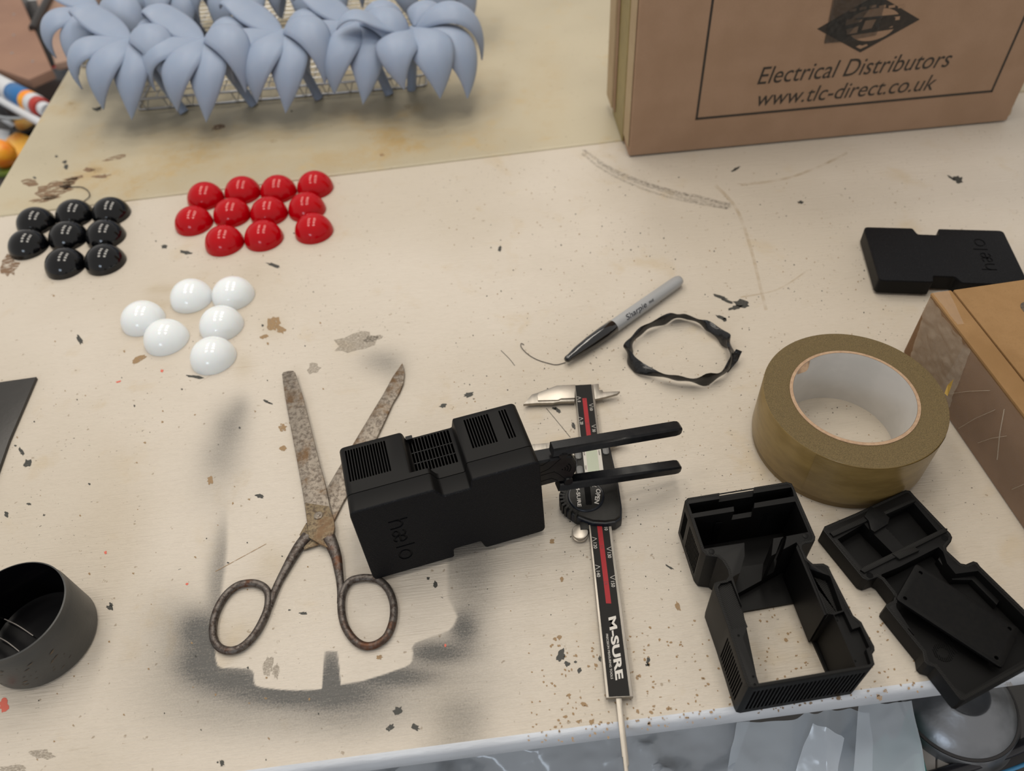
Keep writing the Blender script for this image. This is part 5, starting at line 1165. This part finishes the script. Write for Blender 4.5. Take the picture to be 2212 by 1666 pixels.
# bin that holds the bags
def Gy(x, y, z): return G(x, y, z)
bn = thing('storage_bin', (-160, -40, -330), 0, 'grey storage bin under the bench front, filled with clear plastic bags', 'bin')
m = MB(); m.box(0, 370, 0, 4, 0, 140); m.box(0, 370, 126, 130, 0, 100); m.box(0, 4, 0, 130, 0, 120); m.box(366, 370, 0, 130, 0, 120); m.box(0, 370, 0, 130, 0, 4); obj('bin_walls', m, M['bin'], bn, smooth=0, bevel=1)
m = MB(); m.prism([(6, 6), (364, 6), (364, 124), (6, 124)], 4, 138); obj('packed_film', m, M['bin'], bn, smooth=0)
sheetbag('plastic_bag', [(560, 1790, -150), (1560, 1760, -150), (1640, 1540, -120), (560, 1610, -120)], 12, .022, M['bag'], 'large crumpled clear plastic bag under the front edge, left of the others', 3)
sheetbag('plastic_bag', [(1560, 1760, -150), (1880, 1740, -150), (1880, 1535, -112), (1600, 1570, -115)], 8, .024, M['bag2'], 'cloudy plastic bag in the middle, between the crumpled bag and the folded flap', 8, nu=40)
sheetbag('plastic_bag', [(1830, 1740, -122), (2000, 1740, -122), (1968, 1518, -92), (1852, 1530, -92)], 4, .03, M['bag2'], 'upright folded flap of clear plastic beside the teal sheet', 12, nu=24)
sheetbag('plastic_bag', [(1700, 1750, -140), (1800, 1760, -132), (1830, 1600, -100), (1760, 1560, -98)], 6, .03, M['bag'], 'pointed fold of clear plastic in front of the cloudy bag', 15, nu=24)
def uflat(name, pts, z0, th, mat, label, cat): return flat(name, pts, z0, th, mat, label, cat)
# crate on the right
bb_ = thing('black_crate', (215, 20, -340), 0, 'black plastic crate with a blue line at the lower right corner, below the bench', 'crate')
p0, p1 = G(2015, 1672, -150), G(2260, 1598, -150)
mm = MB(); e_ = []
arc_ = smoothpoly([(G(x, y, -150)[0] - 215, G(x, y, -150)[1] - 20) for x, y in ((1980, 1690), (2060, 1664), (2130, 1642), (2212, 1610), (2300, 1560))], 6, False)
mm.tube([(x, y, 190) for x, y in arc_], 4.2, 10); obj('crate_rim', mm, M['black_bin'], bb_, smooth=60)
mm = MB(); mm.grid(lambda a, b: (arc_[int(round(a * (len(arc_) - 1)))][0], arc_[int(round(a * (len(arc_) - 1)))][1] - 4 - 10 * (1 - b), 40 + 148 * b), len(arc_) - 1, 2); obj('crate_wall', mm, M['black_bin'], bb_, smooth=60)
arc2 = smoothpoly([(G(x, y, -152)[0] - 215, G(x, y, -152)[1] - 20) for x, y in ((2150, 1675), (2212, 1652), (2300, 1612))], 6, False)
mm = MB(); mm.tube([(x, y, 188) for x, y in arc2], 1.4, 8); obj('blue_line', mm, M['blue_line'], bb_, smooth=60)
mm = MB(); mm.box(-20, 160, -10, 110, 0, 4); obj('crate_floor', mm, M['black_bin'], bb_, smooth=0)
ct1 = flat('grey_box', [(1986, 1520), (2022, 1590), (2022, 1720), (1992, 1720), (1984, 1640)], -336, 186, M['grey_card'], 'pale grey board standing left of the aluminium pan', 'board')
ct2 = flat('grey_box', [(2025, 1590), (2056, 1605), (2056, 1720), (2024, 1720)], -336, 186, M['grey_card'], 'second pale grey board just below the aluminium pan', 'board')
flat('teal_sheet', [(1966, 1520), (1978, 1560), (2016, 1720), (2000, 1720), (1970, 1580)], -336, 205, M['teal'], 'dark teal plastic sheet between the plastic flap and the grey board', 'sheet')
flat('teal_foam', [(1974, 1628), (1988, 1625), (1998, 1680), (1975, 1690)], -336, 214, M['teal_pale'], 'small pale teal foam block beside the dark teal sheet', 'foam block')
flat('red_cloth', [(2056, 1600), (2150, 1600), (2150, 1655), (2056, 1680)], -336, 130, M['dark_red'], 'dark red cloth in the crate below the aluminium pan', 'cloth', r=4)
kc = G(2082, 1500, -130)
kt = thing('aluminium_pan', (kc[0], kc[1], -200), 0, 'round dusty aluminium pan with a domed lid, under the bench corner at lower right', 'pan')
m = MB(); m.lathe([(0, 0), (26, 0), (38, 8), (46, 24), (47.5, 38), (46, 48), (42, 56)], 72); m.f = [f for f in m.f if len(f) == 4]; m.m = [0] * len(m.f); obj('pan_body', m, M['alu'], kt, smooth=60)
m = MB(); m.lathe([(40.5, 55.6), (41.8, 56.6), (40, 57.4)], 72, close=False); m.f = [f for f in m.f if len(f) == 4]; m.m = [0] * len(m.f); obj('dark_seam', m, M['dark_tool'], kt, smooth=60)
m = MB(); m.lathe([(40.2, 56.8), (38, 60), (30, 67), (18, 71.5), (17, 73), (15, 73), (14, 71.8), (0, 72.5)], 72); m.f = [f for f in m.f if len(f) == 4]; m.m = [0] * len(m.f); obj('domed_lid', m, M['alu'], kt, smooth=60)
kb = MB(); kb.box(-30, 30, -30, 30, -136, 0); kb.v = [(x + kc[0], y + kc[1], z - 200) for x, y, z in kb.v]
tag(obj('support_block', kb, M['dark_tool'], smooth=0), 'dark block in the crate under the aluminium pan', 'block')

# ================================================================ light
def arealight(name, loc, target, sx, sy, power, c, spread=None):
    l = bpy.data.lights.new(name, 'AREA'); l.shape = 'RECTANGLE'; l.size = sx; l.size_y = sy; l.energy = power; l.color = c
    o = bpy.data.objects.new(name, l); col.objects.link(o); o.location = loc
    d = Vector(target) - Vector(loc); o.rotation_euler = d.to_track_quat('-Z', 'Y').to_euler(); return o
for i in (-1, 1):
    for j in range(4):
        arealight('ceiling_light', (-.3 + i * .5, .25 + j * .62, 2.0), (-.3 + i * .5, .25 + j * .62, 0), .40, .34, POW_C, (1, .93, .82))
arealight('window_light', (-.8, -1.7, 1.0), (0, .3, 0), .55, .42, POW_W, (.74, .86, 1.))
w = bpy.data.worlds.new('world'); bpy.context.scene.world = w; w.use_nodes = True
bg = w.node_tree.nodes['Background']; bg.inputs[0].default_value = (1, .96, .91, 1); bg.inputs[1].default_value = POW_A
vs_ = bpy.context.scene.view_settings; vs_.view_transform = 'Standard'; vs_.look = 'None'; vs_.exposure = 0; vs_.gamma = 1; vs_.use_curve_mapping = False
